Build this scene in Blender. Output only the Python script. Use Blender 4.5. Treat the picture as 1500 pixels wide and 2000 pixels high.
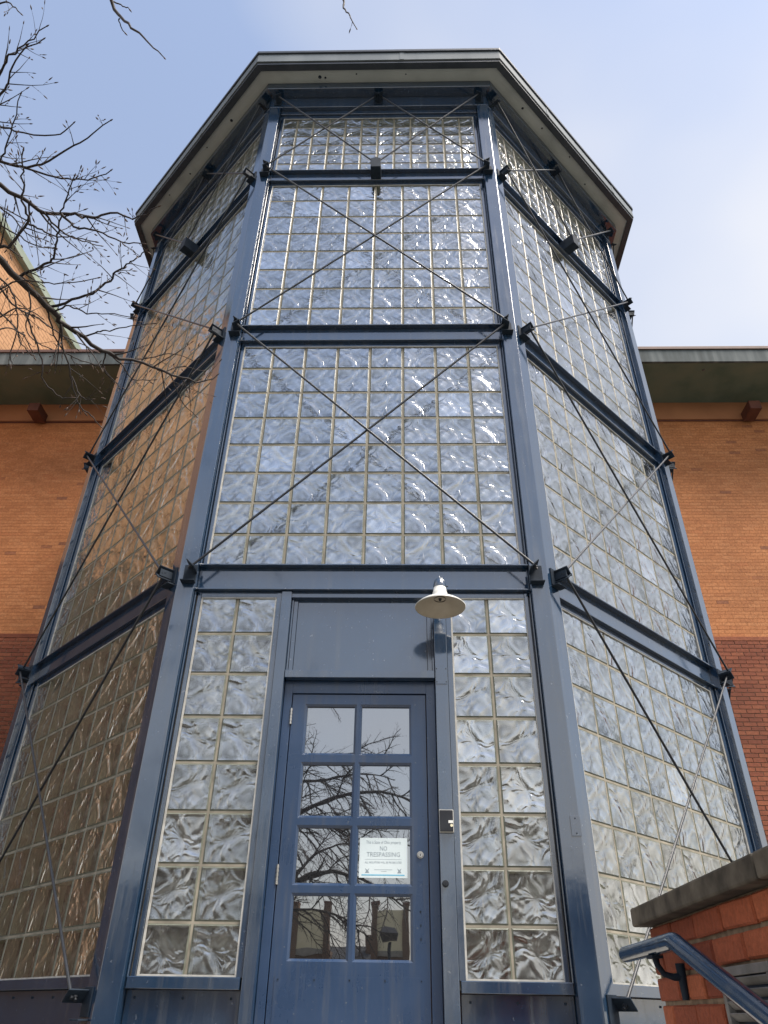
import bpy, bmesh, math, random
from mathutils import Vector, Matrix
R = math.radians
rng = random.Random(7)
for o in list(bpy.data.objects):
    bpy.data.objects.remove(o)
scene = bpy.context.scene
COL = scene.collection
Z0 = 4.40                      # height of the first floor beam line above the ground where the viewer stands

# ------------------------------------------------------------------ camera
CAM = Vector((0.2886, -4.8434, -2.8077 + Z0))
YAW, TILT, ROLL = -0.02798, 0.60170, -0.01615
FPX = 1433.65                  # focal length in pixels of a 1500 x 2000 picture
_cy, _sy, _ct, _st, _cr, _sr = math.cos(YAW), math.sin(YAW), math.cos(TILT), math.sin(TILT), math.cos(ROLL), math.sin(ROLL)
_r0 = Vector((_cy, -_sy, 0)); _f0 = Vector((_sy, _cy, 0)); _zz = Vector((0, 0, 1))
_fw = _f0 * _ct + _zz * _st; _up = -_f0 * _st + _zz * _ct
_R = _r0 * _cr - _up * _sr; _U = _r0 * _sr + _up * _cr
cam_d = bpy.data.cameras.new('camera'); cam = bpy.data.objects.new('camera', cam_d); COL.objects.link(cam)
cam.matrix_world = Matrix(((_R.x, _U.x, -_fw.x, CAM.x), (_R.y, _U.y, -_fw.y, CAM.y), (_R.z, _U.z, -_fw.z, CAM.z), (0, 0, 0, 1)))
cam_d.sensor_fit = 'VERTICAL'; cam_d.sensor_height = 24.0; cam_d.lens = 24.0 * FPX / 2000.0
cam_d.clip_start = 0.05; cam_d.clip_end = 2000
scene.camera = cam

# ------------------------------------------------------------------ sky and sun
SUN_EL = R(58); SUN_AZ = R(-36)      # from the right, hazy, in front of the facade
world = bpy.data.worlds.new('World'); scene.world = world; world.use_nodes = True
nt = world.node_tree; nt.nodes.clear()
def N(t, typ, **kw):
    n = t.nodes.new(typ)
    for k, v in kw.items():
        setattr(n, k, v)
    return n
sky = N(nt, 'ShaderNodeTexSky'); sky.sky_type = 'NISHITA'; sky.sun_disc = False
sky.sun_elevation = SUN_EL; sky.sun_rotation = math.pi / 2 - SUN_AZ
sky.air_density = 1.0; sky.dust_density = 1.0; sky.ozone_density = 1.2
tc = N(nt, 'ShaderNodeTexCoord')
mp = N(nt, 'ShaderNodeMapping'); mp.inputs['Scale'].default_value = (1.0, 1.0, 1.6); mp.inputs['Location'].default_value = (0.6, 9.3, 18.9)
nz = N(nt, 'ShaderNodeTexNoise'); nz.inputs['Scale'].default_value = 1.3; nz.inputs['Detail'].default_value = 4; nz.inputs['Roughness'].default_value = 0.42
cr = N(nt, 'ShaderNodeValToRGB'); cr.color_ramp.elements[0].position = 0.36; cr.color_ramp.elements[0].color = (0.14, 0.14, 0.14, 1)
cr.color_ramp.elements[1].position = 0.70; cr.color_ramp.elements[1].color = (0.78, 0.78, 0.78, 1)
bgs = N(nt, 'ShaderNodeBackground'); bgs.inputs['Strength'].default_value = 0.128
bgc = N(nt, 'ShaderNodeBackground'); bgc.inputs['Color'].default_value = (1.0, 0.955, 0.885, 1); bgc.inputs['Strength'].default_value = 0.53
mxs = N(nt, 'ShaderNodeMixShader'); wo = N(nt, 'ShaderNodeOutputWorld')
L = nt.links.new
# thin veil of cloud; thicker towards the horizon
sxyz = N(nt, 'ShaderNodeSeparateXYZ'); hz1 = N(nt, 'ShaderNodeMath', operation='SUBTRACT', use_clamp=True); hz1.inputs[0].default_value = 1.0
hz2 = N(nt, 'ShaderNodeMath', operation='POWER'); hz2.inputs[1].default_value = 2.2; hz3 = N(nt, 'ShaderNodeMath', operation='MULTIPLY_ADD', use_clamp=True); hz3.inputs[1].default_value = 0.85
L(tc.outputs['Generated'], sxyz.inputs[0]); L(sxyz.outputs['Z'], hz1.inputs[1]); L(hz1.outputs[0], hz2.inputs[0]); L(hz2.outputs[0], hz3.inputs[0])
L(tc.outputs['Generated'], mp.inputs['Vector']); L(mp.outputs['Vector'], nz.inputs['Vector']); L(nz.outputs['Fac'], cr.inputs['Fac']); L(cr.outputs['Color'], hz3.inputs[2])
L(sky.outputs['Color'], bgs.inputs['Color']); L(hz3.outputs[0], mxs.inputs['Fac'])
L(bgs.outputs['Background'], mxs.inputs[1]); L(bgc.outputs['Background'], mxs.inputs[2]); L(mxs.outputs['Shader'], wo.inputs['Surface'])
sd = bpy.data.lights.new('sun', 'SUN'); sd.energy = 2.9; sd.angle = R(28); sd.color = (1.0, 0.91, 0.80)
so = bpy.data.objects.new('sun', sd); COL.objects.link(so)
_sv = Vector((math.cos(SUN_EL) * math.cos(SUN_AZ), math.cos(SUN_EL) * math.sin(SUN_AZ), math.sin(SUN_EL)))
so.rotation_euler = _sv.to_track_quat('Z', 'Y').to_euler(); so.location = _sv * 60
scene.view_settings.view_transform = 'Standard'; scene.view_settings.look = 'None'
scene.view_settings.exposure = 1.1; scene.view_settings.gamma = 1.0; scene.view_settings.use_curve_mapping = False
scene.render.engine = 'CYCLES'
scene.cycles.max_bounces = 8; scene.cycles.glossy_bounces = 5; scene.cycles.diffuse_bounces = 3

# ------------------------------------------------------------------ materials
def mat(name):
    m = bpy.data.materials.new(name); m.use_nodes = True
    t = m.node_tree; b = t.nodes['Principled BSDF']
    return m, t, b
def ramp(t, stops):
    c = N(t, 'ShaderNodeValToRGB'); e = c.color_ramp.elements
    e[0].position, e[0].color = stops[0][0], (*stops[0][1], 1)
    e[1].position, e[1].color = stops[-1][0], (*stops[-1][1], 1)
    for p, col in stops[1:-1]:
        k = e.new(p); k.color = (*col, 1)
    return c
def noise_mat(name, stops, scale=6.0, rough=0.7, bump=0.0, bdist=0.01, ior=1.45, detail=5, metallic=0.0, stretch=None, rrange=None, spec=None):
    m, t, b = mat(name)
    tc = N(t, 'ShaderNodeTexCoord'); v = tc.outputs['Object']
    if stretch:
        mpn = N(t, 'ShaderNodeMapping'); mpn.inputs['Scale'].default_value = stretch; t.links.new(v, mpn.inputs['Vector']); v = mpn.outputs['Vector']
    n = N(t, 'ShaderNodeTexNoise'); n.inputs['Scale'].default_value = scale; n.inputs['Detail'].default_value = detail
    t.links.new(v, n.inputs['Vector'])
    c = ramp(t, stops); t.links.new(n.outputs['Fac'], c.inputs['Fac']); t.links.new(c.outputs['Color'], b.inputs['Base Color'])
    b.inputs['Roughness'].default_value = rough; b.inputs['IOR'].default_value = ior; b.inputs['Metallic'].default_value = metallic
    if spec is not None: b.inputs['Specular IOR Level'].default_value = spec
    if rrange:
        n2 = N(t, 'ShaderNodeTexNoise'); n2.inputs['Scale'].default_value = scale * 2.7; n2.inputs['Detail'].default_value = 4
        t.links.new(v, n2.inputs['Vector'])
        mr = N(t, 'ShaderNodeMapRange'); mr.inputs['To Min'].default_value = rrange[0]; mr.inputs['To Max'].default_value = rrange[1]
        t.links.new(n2.outputs['Fac'], mr.inputs['Value']); t.links.new(mr.outputs['Result'], b.inputs['Roughness'])
    if bump:
        bn = N(t, 'ShaderNodeBump'); bn.inputs['Strength'].default_value = bump; bn.inputs['Distance'].default_value = bdist
        t.links.new(n.outputs['Fac'], bn.inputs['Height']); t.links.new(bn.outputs['Normal'], b.inputs['Normal'])
    return m
M = {}
# glossy enamel on steel: dark blue body under a very reflective coat, slight orange peel
def paint(name, c0, c1, ior, rr):
    m, t, b = mat(name)
    tc = N(t, 'ShaderNodeTexCoord')
    n = N(t, 'ShaderNodeTexNoise'); n.inputs['Scale'].default_value = 2.3; n.inputs['Detail'].default_value = 7; n.inputs['Roughness'].default_value = 0.62
    t.links.new(tc.outputs['Object'], n.inputs['Vector'])
    c = ramp(t, [(0.3, c0), (0.7, c1)]); t.links.new(n.outputs['Fac'], c.inputs['Fac']); 
    # weathered chips and dust
    n3 = N(t, 'ShaderNodeTexNoise'); n3.inputs['Scale'].default_value = 38; n3.inputs['Detail'].default_value = 5
    t.links.new(tc.outputs['Object'], n3.inputs['Vector'])
    k = ramp(t, [(0.675, (0, 0, 0)), (0.72, (1, 1, 1))]); t.links.new(n3.outputs['Fac'], k.inputs['Fac'])
    mx = N(t, 'ShaderNodeMix', data_type='RGBA'); mx.inputs['B'].default_value = (0.10, 0.12, 0.15, 1)
    t.links.new(k.outputs['Color'], mx.inputs['Factor']); t.links.new(c.outputs['Color'], mx.inputs['A']); t.links.new(mx.outputs['Result'], b.inputs['Base Color'])
    # rain streaks running down
    mps = N(t, 'ShaderNodeMapping'); mps.inputs['Scale'].default_value = (9, 9, 0.55); t.links.new(tc.outputs['Object'], mps.inputs['Vector'])
    n4 = N(t, 'ShaderNodeTexNoise'); n4.inputs['Scale'].default_value = 2.0; n4.inputs['Detail'].default_value = 6; n4.inputs['Roughness'].default_value = 0.65
    t.links.new(mps.outputs['Vector'], n4.inputs['Vector'])
    k4 = ramp(t, [(0.50, (0, 0, 0)), (0.74, (0.42, 0.42, 0.42))]); t.links.new(n4.outputs['Fac'], k4.inputs['Fac'])
    mx4 = N(t, 'ShaderNodeMix', data_type='RGBA'); mx4.inputs['B'].default_value = (0.085, 0.090, 0.092, 1)
    t.links.new(k4.outputs['Color'], mx4.inputs['Factor']); t.links.new(mx.outputs['Result'], mx4.inputs['A']); t.links.new(mx4.outputs['Result'], b.inputs['Base Color'])
    b.inputs['IOR'].default_value = ior
    mr = N(t, 'ShaderNodeMapRange'); mr.inputs['From Min'].default_value = 0.3; mr.inputs['From Max'].default_value = 0.7
    mr.inputs['To Min'].default_value = rr[0]; mr.inputs['To Max'].default_value = rr[1]
    t.links.new(n.outputs['Fac'], mr.inputs['Value'])
    ra = N(t, 'ShaderNodeMath', operation='MULTIPLY_ADD', use_clamp=True); ra.inputs[1].default_value = 0.30; t.links.new(k4.outputs['Color'], ra.inputs[0]); t.links.new(mr.outputs['Result'], ra.inputs[2]); t.links.new(ra.outputs[0], b.inputs['Roughness'])
    n2 = N(t, 'ShaderNodeTexNoise'); n2.inputs['Scale'].default_value = 5.0; n2.inputs['Detail'].default_value = 3
    t.links.new(tc.outputs['Object'], n2.inputs['Vector'])
    bn = N(t, 'ShaderNodeBump'); bn.inputs['Strength'].default_value = 0.12; bn.inputs['Distance'].default_value = 0.006
    t.links.new(n2.outputs['Fac'], bn.inputs['Height']); t.links.new(bn.outputs['Normal'], b.inputs['Normal'])
    return m
M['paint'] = paint('blue_enamel', (0.010, 0.030, 0.066), (0.016, 0.043, 0.090), 2.25, (0.05, 0.16))
M['door'] = paint('door_enamel', (0.013, 0.038, 0.094), (0.019, 0.050, 0.118), 1.68, (0.22, 0.40))
M['rod'] = noise_mat('rod_steel', [(0.3, (0.010, 0.013, 0.018)), (0.7, (0.022, 0.026, 0.033))], 20, 0.42, ior=1.5)
M['bracket'] = noise_mat('bracket_paint', [(0.3, (0.010, 0.017, 0.028)), (0.7, (0.020, 0.032, 0.050))], 14, 0.65, bump=0.1, ior=1.3)
M['mortar'] = noise_mat('mortar', [(0.25, (0.15, 0.138, 0.11)), (0.5, (0.27, 0.245, 0.195)), (0.75, (0.38, 0.345, 0.275))], 7, 0.9, bump=0.3, bdist=0.004)
M['caulk'] = noise_mat('caulk', [(0.3, (0.34, 0.335, 0.31)), (0.7, (0.52, 0.515, 0.48))], 18, 0.6)
M['fascia'] = noise_mat('fascia_metal', [(0.3, (0.125, 0.150, 0.172)), (0.7, (0.185, 0.210, 0.232))], 3.5, 0.65, bump=0.05, ior=1.35, stretch=(1, 1, .3))
M['drip'] = noise_mat('drip_metal', [(0.3, (0.03, 0.04, 0.055)), (0.7, (0.055, 0.065, 0.085))], 4, 0.45)
M['soffit'] = noise_mat('soffit_board', [(0.28, (0.36, 0.39, 0.385)), (0.5, (0.47, 0.505, 0.495)), (0.75, (0.53, 0.565, 0.55))], 2.2, 0.8, bump=0.03)
M['soffit_green'] = noise_mat('soffit_green', [(0.30, (0.095, 0.140, 0.110)), (0.5, (0.145, 0.185, 0.145)), (0.72, (0.185, 0.205, 0.155))], 1.6, 0.85, detail=7)
M['roof'] = noise_mat('roof_membrane', [(0.3, (0.08, 0.08, 0.085)), (0.7, (0.13, 0.13, 0.135))], 3, 0.8)
M['frieze'] = noise_mat('frieze_board', [(0.3, (0.36, 0.155, 0.075)), (0.7, (0.45, 0.20, 0.095))], 1.8, 0.75, bump=0.04)
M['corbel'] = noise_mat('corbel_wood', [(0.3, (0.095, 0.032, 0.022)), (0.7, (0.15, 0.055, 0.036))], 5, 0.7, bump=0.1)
M['fascia_bld'] = noise_mat('eave_metal', [(0.28, (0.060, 0.070, 0.072)), (0.5, (0.095, 0.112, 0.118)), (0.72, (0.16, 0.18, 0.185))], 6, 0.75, ior=1.25, stretch=(1, 1, .12))
M['eave_cap'] = noise_mat('eave_cap', [(0.3, (0.10, 0.055, 0.045)), (0.7, (0.15, 0.085, 0.07))], 6, 0.6)
M['coping_green'] = noise_mat('green_coping', [(0.3, (0.22, 0.26, 0.20)), (0.7, (0.30, 0.34, 0.27))], 3, 0.6)
M['stone'] = noise_mat('coping_stone', [(0.28, (0.042, 0.037, 0.029)), (0.5, (0.092, 0.080, 0.062)), (0.75, (0.155, 0.138, 0.11))], 14, 0.9, bump=0.5, bdist=0.006, detail=9)
M['white'] = noise_mat('white_enamel', [(0.3, (0.70, 0.70, 0.66)), (0.7, (0.80, 0.80, 0.76))], 6, 0.35)
M['shade_in'] = noise_mat('shade_inside', [(0.3, (0.42, 0.36, 0.27)), (0.7, (0.52, 0.46, 0.36))], 9, 0.5)
M['black'] = noise_mat('black_plastic', [(0.3, (0.012, 0.013, 0.017)), (0.7, (0.025, 0.027, 0.033))], 9, 0.3)
M['chrome'] = noise_mat('worn_nickel', [(0.3, (0.42, 0.41, 0.38)), (0.7, (0.60, 0.58, 0.54))], 30, 0.3, metallic=0.9)
M['paper'] = noise_mat('notice_paper', [(0.3, (0.66, 0.76, 0.78)), (0.7, (0.72, 0.81, 0.83))], 5, 0.4)
M['ink'] = noise_mat('notice_ink', [(0.3, (0.24, 0.30, 0.34)), (0.7, (0.30, 0.36, 0.40))], 40, 0.6)
M['ink_blue'] = noise_mat('notice_blue', [(0.3, (0.16, 0.46, 0.64)), (0.7, (0.20, 0.52, 0.70))], 20, 0.5)
M['bark'] = noise_mat('bark', [(0.3, (0.016, 0.012, 0.011)), (0.55, (0.034, 0.026, 0.022)), (0.75, (0.055, 0.042, 0.034))], 24, 0.85, bump=0.6, bdist=0.004, detail=7)
M['twig'] = noise_mat('twig_bark', [(0.3, (0.017, 0.013, 0.013)), (0.7, (0.034, 0.025, 0.022))], 30, 0.7)
M['bud'] = noise_mat('bud_scale', [(0.3, (0.045, 0.027, 0.019)), (0.7, (0.085, 0.050, 0.032))], 60, 0.6)
M['ground'] = noise_mat('paving', [(0.3, (0.085, 0.082, 0.075)), (0.7, (0.13, 0.125, 0.115))], 1.5, 0.9, bump=0.2)
M['grass_ground'] = noise_mat('winter_lawn', [(0.3, (0.06, 0.065, 0.03)), (0.7, (0.11, 0.105, 0.055))], 2.0, 0.95, bump=0.3)
M['asphalt'] = noise_mat('asphalt', [(0.3, (0.04, 0.04, 0.042)), (0.7, (0.065, 0.065, 0.066))], 8, 0.9, bump=0.2)
M['concrete'] = noise_mat('concrete', [(0.3, (0.24, 0.23, 0.21)), (0.7, (0.33, 0.32, 0.29))], 4, 0.85, bump=0.15)
M['cream'] = noise_mat('cream_panel', [(0.3, (0.74, 0.68, 0.46)), (0.7, (0.82, 0.77, 0.55))], 1.2, 0.7)
M['slate'] = noise_mat('dark_roof', [(0.3, (0.035, 0.04, 0.05)), (0.7, (0.06, 0.065, 0.075))], 2, 0.8)
M['vent'] = noise_mat('vent_aluminium', [(0.3, (0.15, 0.145, 0.14)), (0.7, (0.27, 0.265, 0.26))], 16, 0.6)

def brick_obj_mat(name, stops, bumps=0.35, scale=30, odd=None, spec=None):
    """colour per brick (random per mesh island) plus grain; used on real brick geometry"""
    m, t, b = mat(name)
    geo = N(t, 'ShaderNodeNewGeometry'); oi = N(t, 'ShaderNodeObjectInfo')
    ad = N(t, 'ShaderNodeMath', operation='ADD'); t.links.new(geo.outputs['Random Per Island'], ad.inputs[0]); t.links.new(oi.outputs['Random'], ad.inputs[1])
    fr = N(t, 'ShaderNodeMath', operation='FRACT'); t.links.new(ad.outputs[0], fr.inputs[0])
    c = ramp(t, stops); t.links.new(fr.outputs[0], c.inputs['Fac'])
    tc = N(t, 'ShaderNodeTexCoord')
    n = N(t, 'ShaderNodeTexNoise'); n.inputs['Scale'].default_value = scale; n.inputs['Detail'].default_value = 6; n.inputs['Roughness'].default_value = 0.65
    t.links.new(geo.outputs['Position'], n.inputs['Vector'])
    g = ramp(t, [(0.25, (0.62, 0.60, 0.58)), (0.75, (1.22, 1.2, 1.18))]); t.links.new(n.outputs['Fac'], g.inputs['Fac'])
    n2 = N(t, 'ShaderNodeTexNoise'); n2.inputs['Scale'].default_value = 0.9; n2.inputs['Detail'].default_value = 5
    t.links.new(geo.outputs['Position'], n2.inputs['Vector'])
    g2 = ramp(t, [(0.3, (0.82, 0.82, 0.82)), (0.7, (1.12, 1.12, 1.12))]); t.links.new(n2.outputs['Fac'], g2.inputs['Fac'])
    m1 = N(t, 'ShaderNodeMix', data_type='RGBA', blend_type='MULTIPLY'); m1.inputs['Factor'].default_value = 1
    t.links.new(c.outputs['Color'], m1.inputs['A']); t.links.new(g.outputs['Color'], m1.inputs['B'])
    m2 = N(t, 'ShaderNodeMix', data_type='RGBA', blend_type='MULTIPLY'); m2.inputs['Factor'].default_value = 1
    t.links.new(m1.outputs['Result'], m2.inputs['A']); t.links.new(g2.outputs['Color'], m2.inputs['B'])
    t.links.new(m2.outputs['Result'], b.inputs['Base Color'])
    b.inputs['Roughness'].default_value = 0.85
    if spec is not None: b.inputs['Specular IOR Level'].default_value = spec
    bn = N(t, 'ShaderNodeBump'); bn.inputs['Strength'].default_value = bumps; bn.inputs['Distance'].default_value = 0.006
    t.links.new(n.outputs['Fac'], bn.inputs['Height']); t.links.new(bn.outputs['Normal'], b.inputs['Normal'])
    return m
M['brick_orange'] = brick_obj_mat('orange_brick', [(0.0, (0.47, 0.185, 0.072)), (0.45, (0.53, 0.215, 0.084)), (0.9, (0.56, 0.24, 0.10)), (0.98, (0.50, 0.19, 0.074)), (0.995, (0.28, 0.115, 0.062))], 0.2)
M['brick_red'] = brick_obj_mat('dark_red_brick', [(0.0, (0.20, 0.058, 0.030)), (0.5, (0.25, 0.075, 0.038)), (1.0, (0.30, 0.098, 0.048))], 0.3)
M['brick_near'] = brick_obj_mat('stair_brick', [(0.0, (0.25, 0.056, 0.026)), (0.5, (0.38, 0.098, 0.043)), (1.0, (0.50, 0.150, 0.066))], 1.0, 75)
M['mortar_orange'] = noise_mat('orange_mortar', [(0.3, (0.37, 0.150, 0.060)), (0.7, (0.46, 0.19, 0.078))], 6, 0.95)
M['mortar_pale'] = noise_mat('pale_mortar', [(0.3, (0.30, 0.21, 0.15)), (0.7, (0.42, 0.31, 0.23))], 12, 0.95)
M['mortar_near'] = noise_mat('stair_mortar', [(0.3, (0.14, 0.105, 0.072)), (0.7, (0.30, 0.23, 0.165))], 30, 0.95, bump=0.6, bdist=0.006)

def brick_tex_mat(name, c1, c2, mo, sc):
    """masonry too far away to tell the bricks apart"""
    m, t, b = mat(name)
    tc = N(t, 'ShaderNodeTexCoord'); sep = N(t, 'ShaderNodeSeparateXYZ'); t.links.new(tc.outputs['Object'], sep.inputs[0])
    ad = N(t, 'ShaderNodeMath', operation='ADD'); t.links.new(sep.outputs['X'], ad.inputs[0]); t.links.new(sep.outputs['Y'], ad.inputs[1])
    cb = N(t, 'ShaderNodeCombineXYZ'); t.links.new(ad.outputs[0], cb.inputs['X']); t.links.new(sep.outputs['Z'], cb.inputs['Y'])
    br = N(t, 'ShaderNodeTexBrick'); br.inputs['Color1'].default_value = (*c1, 1); br.inputs['Color2'].default_value = (*c2, 1); br.inputs['Mortar'].default_value = (*mo, 1)
    br.inputs['Scale'].default_value = 1.0; br.inputs['Brick Width'].default_value = 0.21 * sc; br.inputs['Row Height'].default_value = 0.0667 * sc; br.inputs['Mortar Size'].default_value = 0.007 * sc
    t.links.new(cb.outputs[0], br.inputs['Vector']); t.links.new(br.outputs['Color'], b.inputs['Base Color'])
    b.inputs['Roughness'].default_value = 0.9
    bn = N(t, 'ShaderNodeBump'); bn.inputs['Strength'].default_value = 0.6; bn.inputs['Distance'].default_value = 0.01; bn.invert = True
    t.links.new(br.outputs['Fac'], bn.inputs['Height']); t.links.new(bn.outputs['Normal'], b.inputs['Normal'])
    return m
M['wing_brick'] = brick_tex_mat('wing_brick', (0.46, 0.25, 0.125), (0.53, 0.29, 0.15), (0.32, 0.165, 0.08), 1.6)
M['far_brick'] = brick_tex_mat('far_brick', (0.13, 0.075, 0.050), (0.165, 0.095, 0.062), (0.17, 0.13, 0.095), 2.0)

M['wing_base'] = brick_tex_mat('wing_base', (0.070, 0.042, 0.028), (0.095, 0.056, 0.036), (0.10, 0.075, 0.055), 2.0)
def glass_block_mat():
    """reflective-coated glass block: dark body, semi-mirror coat, pressed radial ripple pattern, one mould in four turns"""
    m, t, b = mat('coated_glass_block'); lk = t.links.new
    uv = N(t, 'ShaderNodeUVMap'); uv.uv_map = 'UVMap'
    fl = N(t, 'ShaderNodeVectorMath', operation='FLOOR'); lk(uv.outputs['UV'], fl.inputs[0])
    fr = N(t, 'ShaderNodeVectorMath', operation='FRACTION'); lk(uv.outputs['UV'], fr.inputs[0])
    p0 = N(t, 'ShaderNodeVectorMath', operation='SUBTRACT'); p0.inputs[1].default_value = (0.5, 0.5, 0); lk(fr.outputs[0], p0.inputs[0])
    wn = N(t, 'ShaderNodeTexWhiteNoise'); wn.noise_dimensions = '2D'; lk(fl.outputs[0], wn.inputs['Vector'])
    m4 = N(t, 'ShaderNodeMath', operation='MULTIPLY'); m4.inputs[1].default_value = 4; lk(wn.outputs['Value'], m4.inputs[0])
    f4 = N(t, 'ShaderNodeMath', operation='FLOOR'); lk(m4.outputs[0], f4.inputs[0])
    an = N(t, 'ShaderNodeMath', operation='MULTIPLY'); an.inputs[1].default_value = math.pi / 2; lk(f4.outputs[0], an.inputs[0])
    vq = N(t, 'ShaderNodeVectorRotate'); vq.rotation_type = 'Z_AXIS'; lk(p0.outputs[0], vq.inputs['Vector']); lk(an.outputs[0], vq.inputs['Angle'])
    nw = N(t, 'ShaderNodeTexNoise'); nw.inputs['Scale'].default_value = 1.7; nw.inputs['Detail'].default_value = 0.5; lk(vq.outputs[0], nw.inputs['Vector'])
    nws = N(t, 'ShaderNodeVectorMath', operation='SUBTRACT'); nws.inputs[1].default_value = (0.47, 0.53, 0.5); lk(nw.outputs['Color'], nws.inputs[0])
    nwk = N(t, 'ShaderNodeVectorMath', operation='SCALE'); nwk.inputs['Scale'].default_value = 0.55; lk(nws.outputs[0], nwk.inputs[0])
    vr = N(t, 'ShaderNodeVectorMath', operation='ADD'); lk(vq.outputs[0], vr.inputs[0]); lk(nwk.outputs[0], vr.inputs[1])
    ln = N(t, 'ShaderNodeVectorMath', operation='LENGTH'); lk(vr.outputs[0], ln.inputs[0])
    nm = N(t, 'ShaderNodeVectorMath', operation='NORMALIZE'); lk(vr.outputs[0], nm.inputs[0])
    sc = N(t, 'ShaderNodeVectorMath', operation='SCALE'); sc.inputs['Scale'].default_value = 1.15; lk(nm.outputs[0], sc.inputs[0])
    rz = N(t, 'ShaderNodeMath', operation='MULTIPLY'); rz.inputs[1].default_value = 1.6; lk(ln.outputs['Value'], rz.inputs[0])
    cz = N(t, 'ShaderNodeCombineXYZ'); lk(rz.outputs[0], cz.inputs['Z'])
    pc = N(t, 'ShaderNodeVectorMath', operation='ADD'); lk(sc.outputs[0], pc.inputs[0]); lk(cz.outputs[0], pc.inputs[1])
    n1 = N(t, 'ShaderNodeTexNoise'); n1.inputs['Scale'].default_value = 1.75; n1.inputs['Detail'].default_value = 0.3; n1.inputs['Distortion'].default_value = 0.8
    lk(pc.outputs[0], n1.inputs['Vector'])
    n2 = N(t, 'ShaderNodeTexNoise'); n2.inputs['Scale'].default_value = 3.1; n2.inputs['Detail'].default_value = 0.4; n2.inputs['Distortion'].default_value = 1.6
    lk(vr.outputs[0], n2.inputs['Vector'])
    # height in metres: strokes + swirls + a shallow dish + a small lean of each block
    h1 = N(t, 'ShaderNodeMath', operation='MULTIPLY'); h1.inputs[1].default_value = 0.0085; lk(n1.outputs['Fac'], h1.inputs[0])
    # strokes fade in the very centre where they would pinch
    fd = N(t, 'ShaderNodeMapRange'); fd.interpolation_type = 'SMOOTHSTEP'; fd.inputs['From Min'].default_value = 0.02; fd.inputs['From Max'].default_value = 0.2
    lk(ln.outputs['Value'], fd.inputs['Value'])
    h1b = N(t, 'ShaderNodeMath', operation='MULTIPLY'); lk(h1.outputs[0], h1b.inputs[0]); lk(fd.outputs['Result'], h1b.inputs[1])
    h2 = N(t, 'ShaderNodeMath', operation='MULTIPLY_ADD'); h2.inputs[1].default_value = 0.0046; lk(n2.outputs['Fac'], h2.inputs[0]); lk(h1b.outputs[0], h2.inputs[2])
    r2 = N(t, 'ShaderNodeMath', operation='POWER'); r2.inputs[1].default_value = 2.0; lk(ln.outputs['Value'], r2.inputs[0])
    h3 = N(t, 'ShaderNodeMath', operation='MULTIPLY_ADD'); h3.inputs[1].default_value = 0.026; lk(r2.outputs[0], h3.inputs[0]); lk(h2.outputs[0], h3.inputs[2])
    rc = N(t, 'ShaderNodeVectorMath', operation='SUBTRACT'); rc.inputs[1].default_value = (0.5, 0.5, 0.5); lk(wn.outputs['Color'], rc.inputs[0])
    dt = N(t, 'ShaderNodeVectorMath', operation='DOT_PRODUCT'); lk(rc.outputs[0], dt.inputs[0]); lk(p0.outputs[0], dt.inputs[1])
    h4 = N(t, 'ShaderNodeMath', operation='MULTIPLY_ADD'); h4.inputs[1].default_value = 0.014; lk(dt.outputs['Value'], h4.inputs[0]); lk(h3.outputs[0], h4.inputs[2])
    bn = N(t, 'ShaderNodeBump'); bn.inputs['Strength'].default_value = 1.0; bn.inputs['Distance'].default_value = 0.68
    lk(h4.outputs[0], bn.inputs['Height'])
    gl = N(t, 'ShaderNodeBsdfGlossy'); gl.inputs['Color'].default_value = (0.92, 0.94, 0.95, 1); gl.inputs['Roughness'].default_value = 0.16
    lk(bn.outputs['Normal'], gl.inputs['Normal'])
    t.nodes.remove(b); b = N(t, 'ShaderNodeBsdfTransparent'); b.inputs['Color'].default_value = (0.97, 0.99, 0.93, 1)
    lw = N(t, 'ShaderNodeFresnel'); lw.inputs['IOR'].default_value = 1.5; lk(bn.outputs['Normal'], lw.inputs['Normal'])
    ma = N(t, 'ShaderNodeMapRange'); ma.inputs['To Min'].default_value = 0.37; ma.inputs['To Max'].default_value = 1.0
    lk(lw.outputs['Fac'], ma.inputs['Value'])
    # swirl noise varies the mirror mix, imitating dark internal-reflection lines
    mv = N(t, 'ShaderNodeMath', operation='MULTIPLY_ADD'); mv.inputs[1].default_value = 0.55; lk(n2.outputs['Fac'], mv.inputs[0])
    mv2 = N(t, 'ShaderNodeMath', operation='SUBTRACT', use_clamp=True); mv2.inputs[1].default_value = 0.275; lk(ma.outputs['Result'], mv.inputs[2]); lk(mv.outputs[0], mv2.inputs[0])
    # a few replaced blocks are newer and cleaner
    nwb = N(t, 'ShaderNodeMath', operation='GREATER_THAN'); nwb.inputs[1].default_value = 0.94; lk(wn.outputs['Value'], nwb.inputs[0])
    mv3 = N(t, 'ShaderNodeMath', operation='MULTIPLY_ADD', use_clamp=True); mv3.inputs[1].default_value = 0.14; lk(nwb.outputs[0], mv3.inputs[0]); lk(mv2.outputs[0], mv3.inputs[2])
    mix = N(t, 'ShaderNodeMixShader'); lk(mv3.outputs[0], mix.inputs['Fac']); lk(b.outputs['BSDF'], mix.inputs[1]); lk(gl.outputs['BSDF'], mix.inputs[2])
    lk(mix.outputs['Shader'], t.nodes['Material Output'].inputs['Surface'])
    return m
M['block'] = glass_block_mat()
M['block_edge'] = noise_mat('glass_edge', [(0.3, (0.10, 0.11, 0.085)), (0.7, (0.17, 0.18, 0.14))], 16, 0.32, bump=0.3, bdist=0.01)
M['block_wall'] = noise_mat('edge_coating', [(0.3, (0.74, 0.74, 0.57)), (0.7, (0.86, 0.85, 0.68))], 9, 0.7)
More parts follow.
